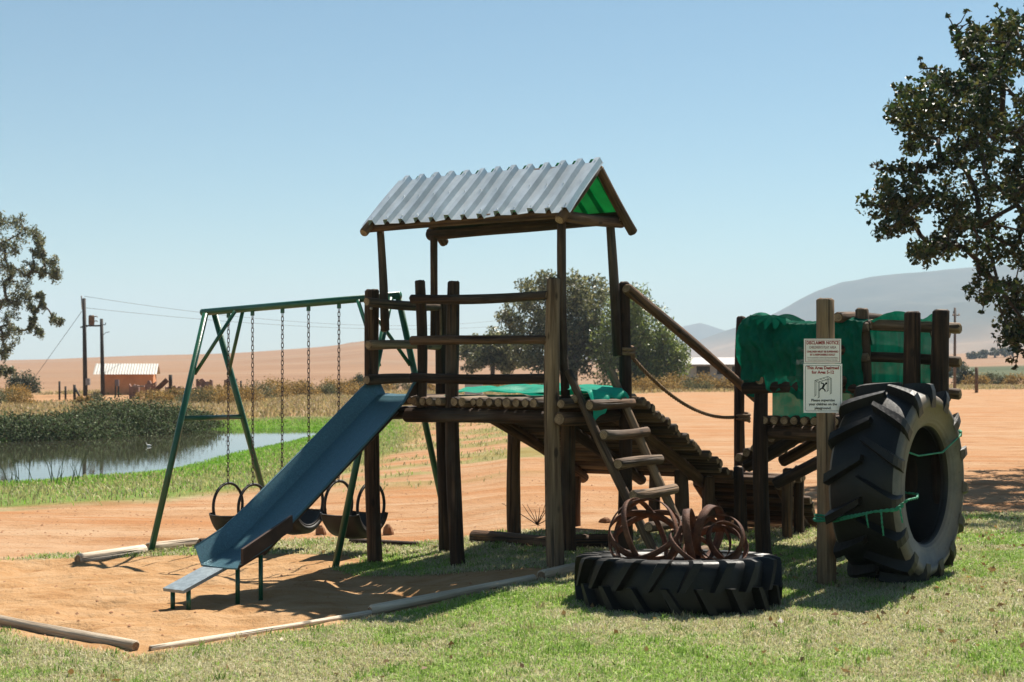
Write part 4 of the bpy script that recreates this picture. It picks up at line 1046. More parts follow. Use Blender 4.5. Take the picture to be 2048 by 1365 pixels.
def skeleton(nodes0, targets, rad_tip, seed):
    """join every target to the nearest node already grown; returns tube geometry"""
    nodes = [Vector(p) for p in nodes0]; par = [-1] + list(range(len(nodes0) - 1)); arr = [tuple(n) for n in nodes]
    order = sorted(targets, key=lambda p: (Vector(p) - nodes[-1]).length)
    r = random.Random(seed)
    for p in order:
        p = Vector(p); A = np.array(arr); dd = ((A - np.array(p)) ** 2).sum(1); i = int(dd.argmin()); q = nodes[i]
        m = q.lerp(p, .5) + Vector((r.gauss(0, 1), r.gauss(0, 1), r.gauss(0, 1))) * ((p - q).length * .10)
        nodes.append(m); arr.append(tuple(m)); par.append(i); nodes.append(p); arr.append(tuple(p)); par.append(len(nodes) - 2)
    w = [1.0] * len(nodes)
    for i in range(len(nodes) - 1, 0, -1): w[par[i]] += w[i] * .92
    V = []; Fc = []
    for i in range(1, len(nodes)):
        a, b = nodes[par[i]], nodes[i]
        if (b - a).length < 1e-4: continue
        v, f = tube_vf([a, b], [rad_tip * math.sqrt(min(w[par[i]], w[i] * 2.2)), rad_tip * math.sqrt(w[i])], 6); o_ = len(V); V += v; Fc += [tuple(k + o_ for k in q) for q in f]
    return V, Fc
def tree(name, label, cat, trunk_pts, clumps, per, spread, leaf, cols, bark, rad_tip, seed, group=None, aspect=2.2, droop=0.0, jit=.25, scale_n=False):
    t_ = thing(name, trunk_pts[0], label, cat, group)
    V, Fc = skeleton(trunk_pts, clumps, rad_tip, seed); o = mesh('trunk', V, Fc, bark, t_, True)
    r = np.random.default_rng(seed); C = np.array([tuple(c) for c in clumps])
    sp_ = np.array(spread) if hasattr(spread, '__len__') else np.full(len(C), spread)
    pn = np.full(len(C), per) if not scale_n else np.maximum(7, (per * (sp_ / sp_.max()) ** 1.4)).astype(int)
    bl_ = r.normal(size=(int(pn.sum()), 3)); bl_ /= np.linalg.norm(bl_, axis=1, keepdims=True); bl_ *= r.random((len(bl_), 1)) ** .45
    P = np.repeat(C, pn, 0) + bl_ * np.repeat(sp_, pn)[:, None] * np.array([1, 1, .8])
    if droop: P[:, 2] -= np.abs(r.normal(size=len(P))) * droop
    V, Fq = quad_cloud(P, leaf, seed, aspect, -.6 if droop else 0)
    np_mesh('crown', V, Fq, LEAF, tints(len(P), cols, seed, jit), t_); return t_
def bush(name, label, cat, p, rx, ry, rz, n, leaf, cols, seed, group=None, mat=SCRUBM, aspect=3.0, up=.5, stems=True):
    t_ = thing(name, p, label, cat, group); r = np.random.default_rng(seed)
    k = max(6, n // 60); c = r.normal(size=(k, 3)); c /= np.linalg.norm(c, axis=1, keepdims=True); c *= r.uniform(.35, 1, (k, 1)) ** .5; c[:, 2] = np.abs(c[:, 2])
    P = c[r.integers(0, k, n)] + r.normal(size=(n, 3)) * .17
    P[:, 2] = np.abs(P[:, 2]); P = P * np.array([rx, ry, rz]) + np.array(p)
    V, Fq = quad_cloud(P, leaf, seed, aspect, up); np_mesh('foliage', V, Fq, mat, tints(n, cols, seed), t_)
    if stems:
        V, Fc = skeleton([tuple(p), (p[0], p[1], p[2] + rz * .25)], [tuple(np.array(p) + q * np.array([rx, ry, rz]) * .85) for q in c[:14]], .006 + .004 * rz, seed); mesh('stem', V, Fc, BARK, t_, True)
    return t_

# ------------------------------------------------------------------ lawn grass
def blades(xs, ys, h, w, cols, seed, lean=.5):
    r = np.random.default_rng(seed); n = len(xs); z = gz(xs, ys); a = r.uniform(0, 6.283, n); hh = h * r.uniform(.5, 1.3, n); ww = w * r.uniform(.7, 1.3, n)
    dx, dy = np.cos(a), np.sin(a); b = r.uniform(0, 6.283, n); ln = np.abs(r.normal(size=n)) * lean
    lx, ly = np.cos(b) * ln * hh, np.sin(b) * ln * hh
    B = np.stack([xs, ys, z - .004], 1); sd = np.stack([dx, dy, 0 * dx], 1) * ww[:, None] / 2
    mid = B + np.stack([lx * .35, ly * .35, hh * .6], 1); tip = B + np.stack([lx, ly, hh * (1 - .25 * np.minimum(ln, 1.5))], 1)
    V = np.stack([B - sd, B + sd, mid + sd * .8, tip, mid - sd * .8], 1).reshape(-1, 3); i0 = np.arange(n) * 5
    F3 = np.concatenate([np.stack([i0, i0 + 1, i0 + 2], 1), np.stack([i0, i0 + 2, i0 + 4], 1), np.stack([i0 + 4, i0 + 2, i0 + 3], 1)])
    return V, F3, np.repeat(np.clip(cols * .74, .004, .9), 5, 0)
def lawn_cols(x, y, seed):
    r = np.random.default_rng(seed); n = len(x)
    g = fbm(x * .9, y * .9, 91) * .65 + fbm(x * 4, y * 4, 92) * .35
    k = S((g - .40) / .22) * .8 + .12; pick = r.uniform(size=n) < k
    gr = np.array([.36, .53, .12]) * (1 + .25 * r.normal(size=(n, 1))); dry_ = np.array([.72, .65, .45]) * (1 + .18 * r.normal(size=(n, 1)))
    br = np.array([.55, .46, .28]) * (1 + .2 * r.normal(size=(n, 1)))
    c = np.where(pick[:, None], gr, np.where((r.uniform(size=n) < .25)[:, None], br, dry_)); return c
def scatter(n, x0, x1, y0, y1, keep, seed):
    r = np.random.default_rng(seed); x = r.uniform(x0, x1, n); y = r.uniform(y0, y1, n); k = keep(x, y, r); return x[k], y[k]
def on_lawn(x, y, r):
    s_, l_, d_, g_, f_, v_ = zones(x, y); th = .55 + .45 * S((fbm(x * 2.2, y * 2.2, 95) - .25) / .25)
    tyre_in = (x - cf.x) ** 2 + (y - cf.y) ** 2 < .6 ** 2
    return (r.uniform(size=len(x)) < l_ * th) & ~tyre_in & (np.abs(x) < y * .46 + .6)
VV, FF, CC = [], [], []; base = 0
for n_, box_, h_, w_, sd_ in ((230000, (-4.2, 4.4, 6.6, 9.6), .030, .0055, 1), (250000, (-3.2, 6.5, 9.6, 12.6), .031, .007, 2), (170000, (-6.2, 8.0, 12.4, 16.6), .036, .010, 3)):
    x, y = scatter(n_, *box_, on_lawn, sd_); v, f, c_ = blades(x, y, h_, w_, lawn_cols(x, y, sd_), sd_, 1.3); VV.append(v); FF.append(f + base); CC.append(c_); base += len(v)
r_ = np.random.default_rng(77); tx, ty = scatter(900, -3.5, 6.5, 7.2, 15.5, on_lawn, 78)
tx = np.repeat(tx, 26) + r_.normal(size=len(tx) * 26) * .035; ty = np.repeat(ty, 26) + r_.normal(size=len(ty) * 26) * .035
tc = np.where(np.repeat(r_.random(len(tx) // 26) < .7, 26)[:, None], np.array([.22, .36, .07]), np.array([.6, .5, .3])) * (1 + .2 * r_.normal(size=(len(tx), 1)))
v, f, c_ = blades(tx, ty, .055, .006, tc, 79, .7); VV.append(v); FF.append(f + base); CC.append(c_); base += len(v)
grass = np_mesh('grass', np.concatenate(VV), np.concatenate(FF), GRASSM, np.concatenate(CC), tri=True)
tag(grass, 'short patchy green and straw-coloured lawn grass around the play equipment', 'grass', kind='stuff')
# lush grass on the pond bank
def on_bank(x, y, r):
    s_, l_, d_, g_, f_, v_ = zones(x, y); sd_ = sdist(x, y, POND); return (sd_ > .15) & (r.uniform(size=len(x)) < g_ * (1 - d_) * np.clip(1.15 - (sd_ - 1.5) / 5, .25, 1))
x, y = scatter(230000, -16, 0, 17.5, 55, on_bank, 5); sd_ = sdist(x, y, POND); r_ = np.random.default_rng(5)
k = np.clip(1.25 - sd_ / 3.2 + .5 * (fbm(x * .6, y * .6, 97) - .5), 0.06, 1)[:, None] > r_.uniform(size=(len(x), 1))
cc_ = np.where(k, np.array([.27, .50, .06]), np.array([.52, .47, .25])) * (1 + .22 * r_.normal(size=(len(x), 1)))
v, f, c_ = blades(x, y, .085, .018, cc_, 6, .9)
tag(np_mesh('bank_grass', v, f, GRASSM, c_, tri=True), 'lush bright green grass along the bank of the pond', 'grass', kind='stuff')
# dry grass of the plain
def on_dry(x, y, r):
    s_, l_, d_, g_, f_, v_ = zones(x, y); sd_ = sdist(x, y, POND); return (sd_ > .6) & (r.uniform(size=len(x)) < (1 - d_) * (1 - g_)) & (np.abs(x) < y * .45)
x, y = scatter(120000, -32, 40, 40, 105, on_dry, 8); r_ = np.random.default_rng(9)
cc_ = np.array([.50, .37, .22]) * (1 + .25 * r_.normal(size=(len(x), 1))) * np.where(r_.uniform(size=(len(x), 1)) < .2, np.array([.7, .85, .7]), 1)
v, f, c_ = blades(x, y, .22, .05, cc_, 10, .8)
tag(np_mesh('dry_grass', v, f, GRASSM, c_, tri=True), 'pale dry grass covering the plain beyond the red dirt', 'grass', kind='stuff')
# small pebbles and clods on the dirt and sand
def on_dirt(x, y, r):
    s_, l_, d_, g_, f_, v_ = zones(x, y); return r.uniform(size=len(x)) < np.maximum(d_, s_ * .9) * (.15 + .85 * S((fbm(x * .8, y * 2, 98) - .42) / .2))
x, y = scatter(9000, -8, 9, 8.2, 24, on_dirt, 12); n_ = len(x); r_ = np.random.default_rng(13); s_ = .006 + .014 * r_.random(n_) ** 3
zz_ = gz(x, y); ov = np.array([(1, 0, 0), (0, 1, 0), (-1, 0, 0), (0, -1, 0), (0, 0, .8)], float)
Vp = (np.stack([x, y, zz_], 1)[:, None, :] + ov[None] * s_[:, None, None] * r_.uniform(.7, 1.3, (n_, 5, 1))).reshape(-1, 3)
i0 = (np.arange(n_) * 5)[:, None]; F3 = np.concatenate([i0 + np.array([[0, 1, 4]]), i0 + np.array([[1, 2, 4]]), i0 + np.array([[2, 3, 4]]), i0 + np.array([[3, 0, 4]])])
tag(np_mesh('pebbles', Vp, F3, STONE, tri=True), 'tiny clods and pebbles strewn over the orange dirt', 'pebbles', kind='stuff')
x, y = scatter(1500, -3.5, 6.5, 7.0, 15.5, lambda x, y, r: (zones(x, y)[1] > .5) & (r.random(len(x)) < .2 + .8 * S((x - .5) / 3)), 14)
v, f = quad_cloud(np.stack([x, y, gz(x, y) + .022], 1), .05, 15, 1.6); tag(np_mesh('leaf_litter', v, f, LEAF, tints(len(x), [(.30, .17, .08), (.38, .25, .13), (.22, .13, .07)], 16)), 'scattered brown fallen leaves on the lawn', 'leaves', kind='stuff')
# reeds at the near shore
rd = G(45, 968); V = []; Fc = []
r_ = random.Random(3)
for i in range(26):
    p = rd + Vector((r_.gauss(0, .45), r_.gauss(.1, .25), -.05)); h_ = r_.uniform(.25, .62); dx, dy = r_.gauss(0, .12), r_.gauss(0, .12)
    v, f = tube_vf([p, p + Vector((dx * .4, dy * .4, h_ * .6)), p + Vector((dx, dy, h_))], [.008, .007, .002], 3); o_ = len(V); V += v; Fc += [tuple(k + o_ for k in q) for q in f]
tag(mesh('reeds', V, Fc, simple('reed_green', (.07, .11, .035), .6, 0, .3), None), 'sparse thin reeds standing in the near edge of the pond', 'reeds', kind='stuff')

# ------------------------------------------------------------------ shrubs behind the pond
OL = [(.05, .075, .03), (.09, .125, .05), (.15, .19, .095), (.23, .26, .16), (.08, .06, .04)]
shr = [((18, 882), 1.5, .78, 'dark olive shrub at the left frame edge on the far pond bank'), ((75, 880), 1.6, .70, 'rounded olive shrub on the far bank left of the narrow poles reflection'),
       ((135, 876), 1.5, .74, 'brownish olive shrub in the middle of the far pond bank'), ((205, 871), 1.6, 1.12, 'tall grey-green shrub on the far pond bank below the orange hut'),
       ((275, 866), 1.7, 1.08, 'tallest grey-green shrub on the far pond bank below the ruins'), ((340, 860), 1.25, .70, 'dark shrub on the far pond bank behind the front swing leg')]
for i, (pp, rx, rz, lab) in enumerate(shr):
    p = G(*pp, lo=30); p.y += .8; p.z = g1(p.x, p.y) - .05
    bush('pond_shrub', lab, 'shrub', p, rx * 1.15, 1.2, rz * .85, 15000, .085, OL, 200 + i, 'shrubs lining the far pond bank', SCRUBM, 2.4, .4)
# yellow-brown scrub
YB = [(.48, .29, .09), (.58, .37, .13), (.36, .23, .08), (.24, .17, .07), (.52, .36, .17)]
scr = [(8, 806, .8), (25, 800, .9), (45, 808, .7), (38, 792, .55), (165, 806, .45), (190, 803, .4), (295, 800, .7), (318, 803, .7), (350, 800, .6), (372, 799, .7), (395, 806, .9), (418, 804, .9), (440, 806, 1.0), (465, 800, .95), (490, 803, .85),
       (515, 797, 1.0), (540, 795, .95), (560, 790, .9), (590, 788, .8), (612, 790, .75), (640, 789, .75), (668, 786, .8), (692, 788, .8), (715, 790, .7), (760, 782, .8), (800, 780, .8), (850, 782, .6),
       (985, 783, .7), (1010, 780, .7), (1040, 782, .7), (1070, 780, .6), (1270, 782, .8), (1300, 778, .7), (1330, 780, .8), (1355, 777, .8), (1385, 779, .8), (1412, 777, .8), (1440, 778, .8), (1465, 778, .7), (1950, 768, .6), (1990, 766, .6), (2030, 768, .6)]
ORD = ('first', 'second', 'third', 'fourth', 'fifth', 'sixth', 'seventh', 'eighth', 'ninth', 'tenth', 'eleventh', 'twelfth', 'thirteenth', 'fourteenth', 'fifteenth', 'sixteenth', 'seventeenth', 'eighteenth')
SEG = ((100, 'below the gum tree branch'), (250, 'in front of the hut'), (360, 'below the ruined walls'), (730, 'in the row seen through the swing frame'), (900, 'seen between the tower posts'), (1150, 'behind the tower railing'), (1600, 'before the white farm building'), (2200, 'on the plain beyond the fort'))
cnt = {}
for i, (px, py, s_) in enumerate(sorted(scr)):
    p = G(px, py + 3, lo=35); k = p.y / 65
    seg = next(q for lim, q in SEG if px < lim); cnt[seg] = cnt.get(seg, -1) + 1
    bush('scrub_bush', ('yellow-brown' if i % 5 else 'grey-green') + ' scrub bush, ' + ORD[cnt[seg]] + ' from the left ' + seg, 'scrub', p, s_ * k * 1.05, s_ * k * .8, s_ * k * .82, 1300, .11 * k, YB if i % 5 else [(.14, .15, .08), (.24, .22, .13)], 300 + i, 'scrub bushes of the dry plain', stems=False)
for i, (px, py, s_, lab) in enumerate(((46, 787, .75, 'round dark green bush left of the utility poles'), (300, 768, .55, 'dark round bush behind the ruined wall by the hut'), (717, 776, .4, 'small grey-green bush left of the tall tower post on the far field'),
                                       (1930, 770, .55, 'grey-green rounded bush right of the fort on the plain'), (1915, 757, .5, 'small grey bush behind the far right utility pole'))):
    p = G(px, py, lo=35); k = p.y / 65
    bush('round_bush', lab, 'bush', p, s_ * k * .9, s_ * k * .8, s_ * k * 1.25, 2500, .12 * k, [(.05, .065, .035), (.09, .10, .06), (.13, .135, .09)], 400 + i, None, LEAF, 2.4, .3)

# ------------------------------------------------------------------ trees
def inpoly(px, py, poly): return sdist(np.array([px]), np.array([py]), poly)[0] < 0
OAK = [(1995, 10), (2010, 70), (1960, 60), (1900, 40), (1925, 85), (1945, 120), (1935, 150), (1880, 150), (1838, 125), (1855, 165), (1800, 180), (1785, 215), (1775, 240), (1812, 265), (1820, 310), (1850, 330), (1880, 360), (1820, 345), (1780, 350), (1738, 330),
       (1765, 365), (1758, 400), (1725, 415), (1745, 455), (1762, 470), (1805, 480), (1840, 515), (1880, 505), (1935, 530), (1990, 520), (2005, 540), (1945, 560), (1945, 585), (1985, 600), (1965, 625), (1985, 655), (2020, 665), (2012, 690), (2030, 720), (2040, 745),
       (2060, 745), (2500, 700), (2700, 300), (2400, -200), (2100, -150), (2050, 30)]
cl = []; r_ = random.Random(5)
while len(cl) < 600:
    px, py = r_.uniform(1715, 2650), r_.uniform(-180, 745)
    if not inpoly(px, py, OAK): continue
    if px > 2140 and r_.random() < .55: continue
    d = 21.0 + r_.uniform(-1, 1) * (.8 + 2.8 * min(1, (px - 1715) / 500)); cl.append(at(px, py, d))
spo = [r_.uniform(.14, .27) for _ in cl]
for tx, ty in ((1895, 30), (1938, 24), (1990, 14), (2012, 24), (1836, 122), (1875, 140), (1790, 176), (1800, 168), (1776, 236), (1742, 330), (1768, 338), (1815, 330), (1725, 414), (1735, 440), (1760, 465), (1835, 512), (1945, 575), (1962, 622), (2010, 690), (2032, 735), (1925, 110), (1905, 60)):
    for q in range(5):
        f_ = q * .055; cl.append(at(tx + (2060 - tx) * f_ + r_.gauss(0, 3), ty + (370 - ty) * f_ + r_.gauss(0, 3), 21 + r_.gauss(0, .15))); spo.append(.04 + .03 * q)
tr0 = Vector((11.4, 21.5, g1(11.4, 21.5) - .1))
tree('oak_tree', 'dark leafy oak tree overhanging the right side of the scene', 'tree', [tr0, tr0 + Vector((-.05, 0, 1.1)), tr0 + Vector((-.25, .05, 2.2))], cl, 135, spo, .08, [(.02, .04, .014), (.032, .056, .018), (.048, .074, .024), (.085, .10, .034), (.12, .11, .042)], BARK, .0065, 21, aspect=1.6, jit=.3, scale_n=True)
# gum tree at the left edge
GUM = [(-5, 460, 24), (35, 440, 15), (45, 470, 18), (8, 440, 16), (68, 465, 13), (80, 478, 12), (72, 495, 11), (80, 508, 10), (22, 500, 14), (5, 490, 18), (5, 530, 20), (22, 540, 10), (15, 560, 12), (62, 530, 12), (50, 545, 13), (100, 520, 12), (115, 535, 13), (108, 550, 11), (88, 545, 10), (48, 575, 14), (40, 590, 15), (55, 600, 12), (28, 600, 16), (10, 610, 18), (78, 590, 8), (82, 608, 7), (70, 618, 6),
       (110, 632, 9), (118, 640, 7), (66, 635, 7), (62, 650, 7), (78, 660, 8), (25, 640, 15), (30, 665, 14), (10, 660, 14), (15, 690, 10), (5, 705, 10), (2, 735, 9), (12, 742, 5), (24, 738, 5), (-30, 480, 35), (-60, 520, 40), (-40, 570, 40), (-80, 470, 35), (-30, 640, 35), (-70, 620, 35), (-110, 560, 40), (-120, 500, 35), (-90, 670, 30)]
cl = []; spd = []
for px, py, r in GUM:
    k = 5 if px < 0 else 6
    for _ in range(k):
        a = r_.uniform(0, 6.28); q = r_.random() ** .5 * 1.0
        cl.append(at(px + r * q * math.cos(a), py + r * q * math.sin(a), 58 + r_.uniform(-.03, .03) * r)); spd.append(r * .75 / F * 58)
gt = Vector((-23.2, 58, g1(-23.2, 58) - .1))
tree('gum_tree', 'tall gum tree with loose drooping foliage cut by the left frame edge', 'tree', [gt, gt + Vector((.1, 0, 1.2)), gt + Vector((.3, 0, 2.2))], cl, 46, spd, .14, [(.11, .125, .075), (.17, .18, .11), (.25, .25, .16), (.32, .30, .20)], BARKP, .009, 22, aspect=2.8, droop=.10)
# trees behind the tower
def ell_clumps(E, n, d, dd, seed):
    r = random.Random(seed); out = []; tot = sum(e[2] * e[3] for e in E)
    for px, py, rx, ry in E:
        for _ in range(max(3, int(n * rx * ry / tot))):
            a = r.uniform(0, 6.283); q = r.random() ** .5; out.append(at(px + rx * q * math.cos(a), py + ry * q * math.sin(a), d + r.uniform(-dd, dd)))
    return out
EU = [(.08, .09, .04), (.16, .165, .08), (.26, .25, .13), (.36, .33, .19)]
def mk(name, lab, E, n, px_t, d, sd_, cols, per, spread, leaf, **k):
    b = at(px_t, 770, d); b.z = g1(b.x, b.y) - .1; tree(name, lab, 'tree', [b, b + Z3 * 1.0, b + Vector((.05, 0, 2.0))], ell_clumps(E, n, d, 2.2, sd_), per, spread, leaf, cols, BARKP, .022, sd_, 'trees behind the roofed tower', **k)
mk('gum_tree', 'taller gum tree standing behind the right end of the tower railing', [(1085, 580, 40, 30), (1165, 575, 38, 28), (1060, 640, 55, 40), (1140, 640, 60, 45), (1175, 610, 45, 35), (1100, 700, 70, 45), (1180, 700, 55, 45)], 170, 1150, 102, 31, EU, 120, .78, .30, aspect=2.4)
mk('pepper_tree', 'weeping pepper tree with hanging green foliage behind the sloping handrail', [(1262, 600, 40, 32), (1240, 650, 50, 45), (1295, 650, 50, 50), (1260, 710, 65, 45), (1320, 705, 45, 45), (1352, 715, 22, 38)], 170, 1265, 99, 32, [(.08, .11, .03), (.15, .20, .055), (.23, .29, .08), (.30, .34, .11)], 120, .75, .30, aspect=3.2, droop=.9)
mk('low_tree', 'low dark tree left of the gum trees behind the tower railing', [(950, 705, 28, 36), (985, 700, 32, 34), (1020, 705, 32, 36)], 90, 985, 106, 33, EU, 110, .7, .30, aspect=2.4)
# far trees on the plain at the right
for i, (px, py) in enumerate(((1945, 715), (1965, 712), (1990, 708), (2010, 708), (2025, 704))):
    b = at(px, py, 420); E = [(px, py - 3, 10, 6)]
    tree('far_tree', 'tiny grey tree, ' + ORD[i] + ' from the left in the far clump right of the fort', 'tree', [b - Z3 * 2.5, b - Z3 * 1.2, b], ell_clumps(E, 14, 420, 2, 50 + i), 40, .8, .9, [(.07, .075, .05), (.11, .11, .08)], BARKP, .08, 60 + i, 'far trees on the slope')

# ------------------------------------------------------------------ background buildings, poles, fences
def wp(px, d): return (px - 1024) / F * d
hd = 95.0; hut = thing('hut', (wp(250, hd), hd, g1(wp(250, hd), hd)), 'small orange plastered hut with white corrugated roof beside the utility poles', 'hut')
x0, x1 = wp(204, hd), wp(305, hd); gb = g1(wp(250, hd), hd); ze = at(0, 747, hd).z; zr = at(0, 728, hd).z; dp = 2.4
ang = math.radians(9); hx = Vector((math.cos(ang), math.sin(ang), 0)); hy = Vector((-math.sin(ang), math.cos(ang), 0)); h0 = Vector((x0, hd - .2, gb - .3)); wl_ = (x1 - x0)
def hp(a, b, z): return h0 + hx * a + hy * b + Z3 * (z - h0.z)
V = [hp(0, 0, gb - .3), hp(wl_, 0, gb - .3), hp(wl_, dp, gb - .3), hp(0, dp, gb - .3), hp(0, 0, ze), hp(wl_, 0, ze), hp(wl_, dp, ze), hp(0, dp, ze), hp(0, dp / 2, zr - .05), hp(wl_, dp / 2, zr - .05)]
mesh('wall', V, [(0, 1, 5, 4), (2, 3, 7, 6), (3, 0, 4, 8, 7), (1, 2, 6, 9, 5)], HUTW, hut)
def hutroof(b0, z0, b1, z1):
    V = []; Fc = []; n = 46
    for i in range(n + 1):
        a = -.5 + (wl_ + .75) * i / n; h_ = .025 * (i % 2)
        V += [hp(a, b0, z0 + h_), hp(a, b1, z1 + h_)]
    for i in range(n): Fc.append((2 * i, 2 * i + 2, 2 * i + 3, 2 * i + 1))
    mesh('roof', V, Fc, HUTR, hut)
hutroof(-.28, ze - .08, dp / 2, zr); hutroof(dp + .28, ze - .08, dp / 2, zr)
box('downpipe', hp(.12, -.06, (gb + ze) / 2), .05, .05, (ze - gb) / 2, WHITEW, hut); box('door', hp(-.03, dp / 2, gb + .9), .03, .45, .9, SLIDEU, hut, hx, hy)
# utility poles
up = thing('utility_pole', (wp(170, 92), 92, -.4), 'tall dark wooden utility pole left of the transformer', 'utility pole')
tube('pole', [Vector((wp(171, 92), 92, -.8)), at(168, 597, 92)], [.15, .11], POLE, up, 10); tube('bracket', [at(163, 592, 91.9), at(165, 620, 91.9)], .05, simple('grey_fitting', (.3, .3, .3)), up, 6)
box('meter_box', at(176, 764, 91.7), .13, .1, .22, simple('grey_box', (.36, .33, .33)), up); tube('crossarm', [at(161, 655, 92), at(175, 653, 92)], .05, POLE, up, 6)
up2 = thing('utility_pole', (wp(205, 92), 92, -.4), 'shorter dark wooden utility pole in front of the orange hut', 'utility pole')
tube('pole', [Vector((wp(206, 92), 92, -.8)), at(203, 638, 92)], [.14, .10], POLE, up2, 10); tube('bracket', [at(203, 650, 91.9), at(211, 650, 91.9), at(211, 646, 91.9)], .03, POLE, up2, 6)
tube('insulator_lead', [at(205, 672, 91.9), at(211, 666, 91.9), at(219, 664, 91.9)], .02, POLE, up2, 5)
tf = thing('transformer', at(183, 651, 92), 'rusty brown transformer tank on the beam between the two utility poles', 'transformer')
Vt, Ft = tube_vf([at(183, 650.5, 92), at(183, 649, 92), at(183, 633, 92), at(183, 631, 92)], [.16, .19, .19, .15], 14); mesh('tank', Vt, Ft, TRAFO, tf)
for yy in (634, 643): tube('bushing', [at(187, yy, 92), at(193, yy - 1, 92), at(195, yy + 1, 92)], .035, TRAFO, tf, 6)
tube('platform_beam', [at(170, 652, 92), at(205, 652, 92)], .06, POLE, tf, 6)
def wire(p, q, sag, lab, r=.012):
    tag(tube('overhead_wire', rope_pts(p, q, sag, 30), r, simple('wire', (.12, .12, .13)), None, 4), lab, 'wire')
wire(at(169, 593, 92), at(1010, 640, 160), 1.2, 'upper thin overhead wire running right from the tall utility pole')
wire(at(170, 616, 92), at(1010, 652, 160), .8, 'lower thin overhead wire running right from the tall utility pole')
wire(at(166, 620, 92), at(66, 760, 90), 0, 'slanting guy wire left of the tall utility pole', .014)
up3 = thing('utility_pole', (wp(1910, 70), 70, 0), 'thin utility pole just right of the netted fort', 'utility pole')
tube('pole', [Vector((wp(1909, 70), 70, g1(wp(1909, 70), 70) - .2)), at(1910, 616, 70)], [.08, .06], simple('pale_pole', (.2, .15, .12)), up3, 8)
tube('crossarm', [at(1905, 631, 70), at(1919, 631, 70)], .03, POLE, up3, 6); tube('stay', [at(1909, 618, 70), at(1905, 632, 70)], .02, POLE, up3, 5)
for px in (1907, 1918): tube('insulator', [at(px, 631, 69.95), at(px, 627, 69.95)], .035, FEATHER, up3, 6)
# fence posts
for px, yt, yb, lab in ((119, 763, 794, 'thin dark fence post between the round bush and the utility pole'), (131, 773, 800, 'short thin fence stake beside the guy wire'), (482, 762, 780, 'thin fence post right of the ruined pillar'), (1953, 735, 764, 'brown wooden fence post on the plain at the right')):
    b = at(px, yb, 82); tag(tube('fence_post', [Vector((b.x, b.y, g1(b.x, b.y) - .1)), at(px, yt, 82)], .06 if px < 1900 else .1, POLE if px < 1900 else TRAFO, None, 8), lab, 'fence post')
fp = thing('fence_post', at(150, 802, 80), 'braced corner fence post near the foot of the utility poles', 'fence post')
tube('post', [at(149, 806, 80), at(149, 770, 80)], .08, POLE, fp, 8); tube('strut', [at(150, 776, 80), at(166, 806, 80)], .06, POLE, fp, 6)
gp = thing('valve_stand', at(235, 792, 88), 'two-legged dark meter stand in front of the hut wall', 'stand')
for px in (231, 237): tube('leg', [at(px, 796, 88), at(px, 761, 88)], .05, POLE, gp, 6)
box('box', at(234, 766, 87.9), .11, .06, .2, simple('dull_box', (.2, .15, .16)), gp)
# ruined walls
def ruin(px0, px1, ytop, ybot, d, lab, seed, tilt=0.0, mat=RUIN):
    r = random.Random(seed); n = max(3, int((px1 - px0) / 3)); V = []; Fc = []
    for i in range(n + 1):
        px = px0 + (px1 - px0) * i / n; yt = ytop + r.uniform(-1, 1) * min(4, (ybot - ytop) * .16)
        for dy in (0, .3):
            a = at(px, ybot, d); a.y += dy + tilt * i / n; a.z = g1(a.x, a.y) - .2; b = at(px, yt, d); b.y = a.y; V += [a, b]
    for i in range(n):
        k = i * 4; Fc += [(k, k + 4, k + 5, k + 1), (k + 2, k + 3, k + 7, k + 6), (k + 1, k + 5, k + 7, k + 3)]
    Fc += [(0, 1, 3, 2), (n * 4, n * 4 + 2, n * 4 + 3, n * 4 + 1)]
    tag(mesh('ruined_wall', V, Fc, mat), lab, 'ruin')
ruin(258, 277, 771, 796, 84, 'left stub of the crumbling ruin in front of the hut', 1); ruin(290, 311, 765, 797, 85, 'taller crumbling brick stub beside the hut corner', 2)
ruin(330, 400, 775, 797, 86, 'long low crumbling wall between the hut and the swing frame', 3, .8); ruin(392, 424, 761, 785, 88, 'jagged ruined wall seen through the swing frame', 4)
ruin(433, 441, 768, 785, 87, 'narrow yellowish pillar stub between two ruined walls', 5, 0, simple('yellow_plaster', (.5, .33, .18))); ruin(448, 473, 758, 780, 88, 'square ruined pillar right of the swing legs', 6)
box('lintel_slab', at(277, 773, 83.6), .35, .1, .04, RUIN); tag(bpy.context.scene.objects['lintel_slab'], 'thin slab resting on the left ruin stub', 'slab')
Vb, Fb = box_vf(at(323, 771, 84), Vector((.72, 0, .69)), .48, Y3, .05, Vector((-.69, 0, .72)), .14); tag(mesh('rusty_panel', Vb, Fb, RUST), 'rusty sheet leaning on the crumbling ruin', 'metal sheet')
tag(tube('pipe_post', [at(341, 778, 86), at(341, 750, 86)], .11, POLE, None, 10), 'stout dark pipe standing upright among the ruins', 'pipe')
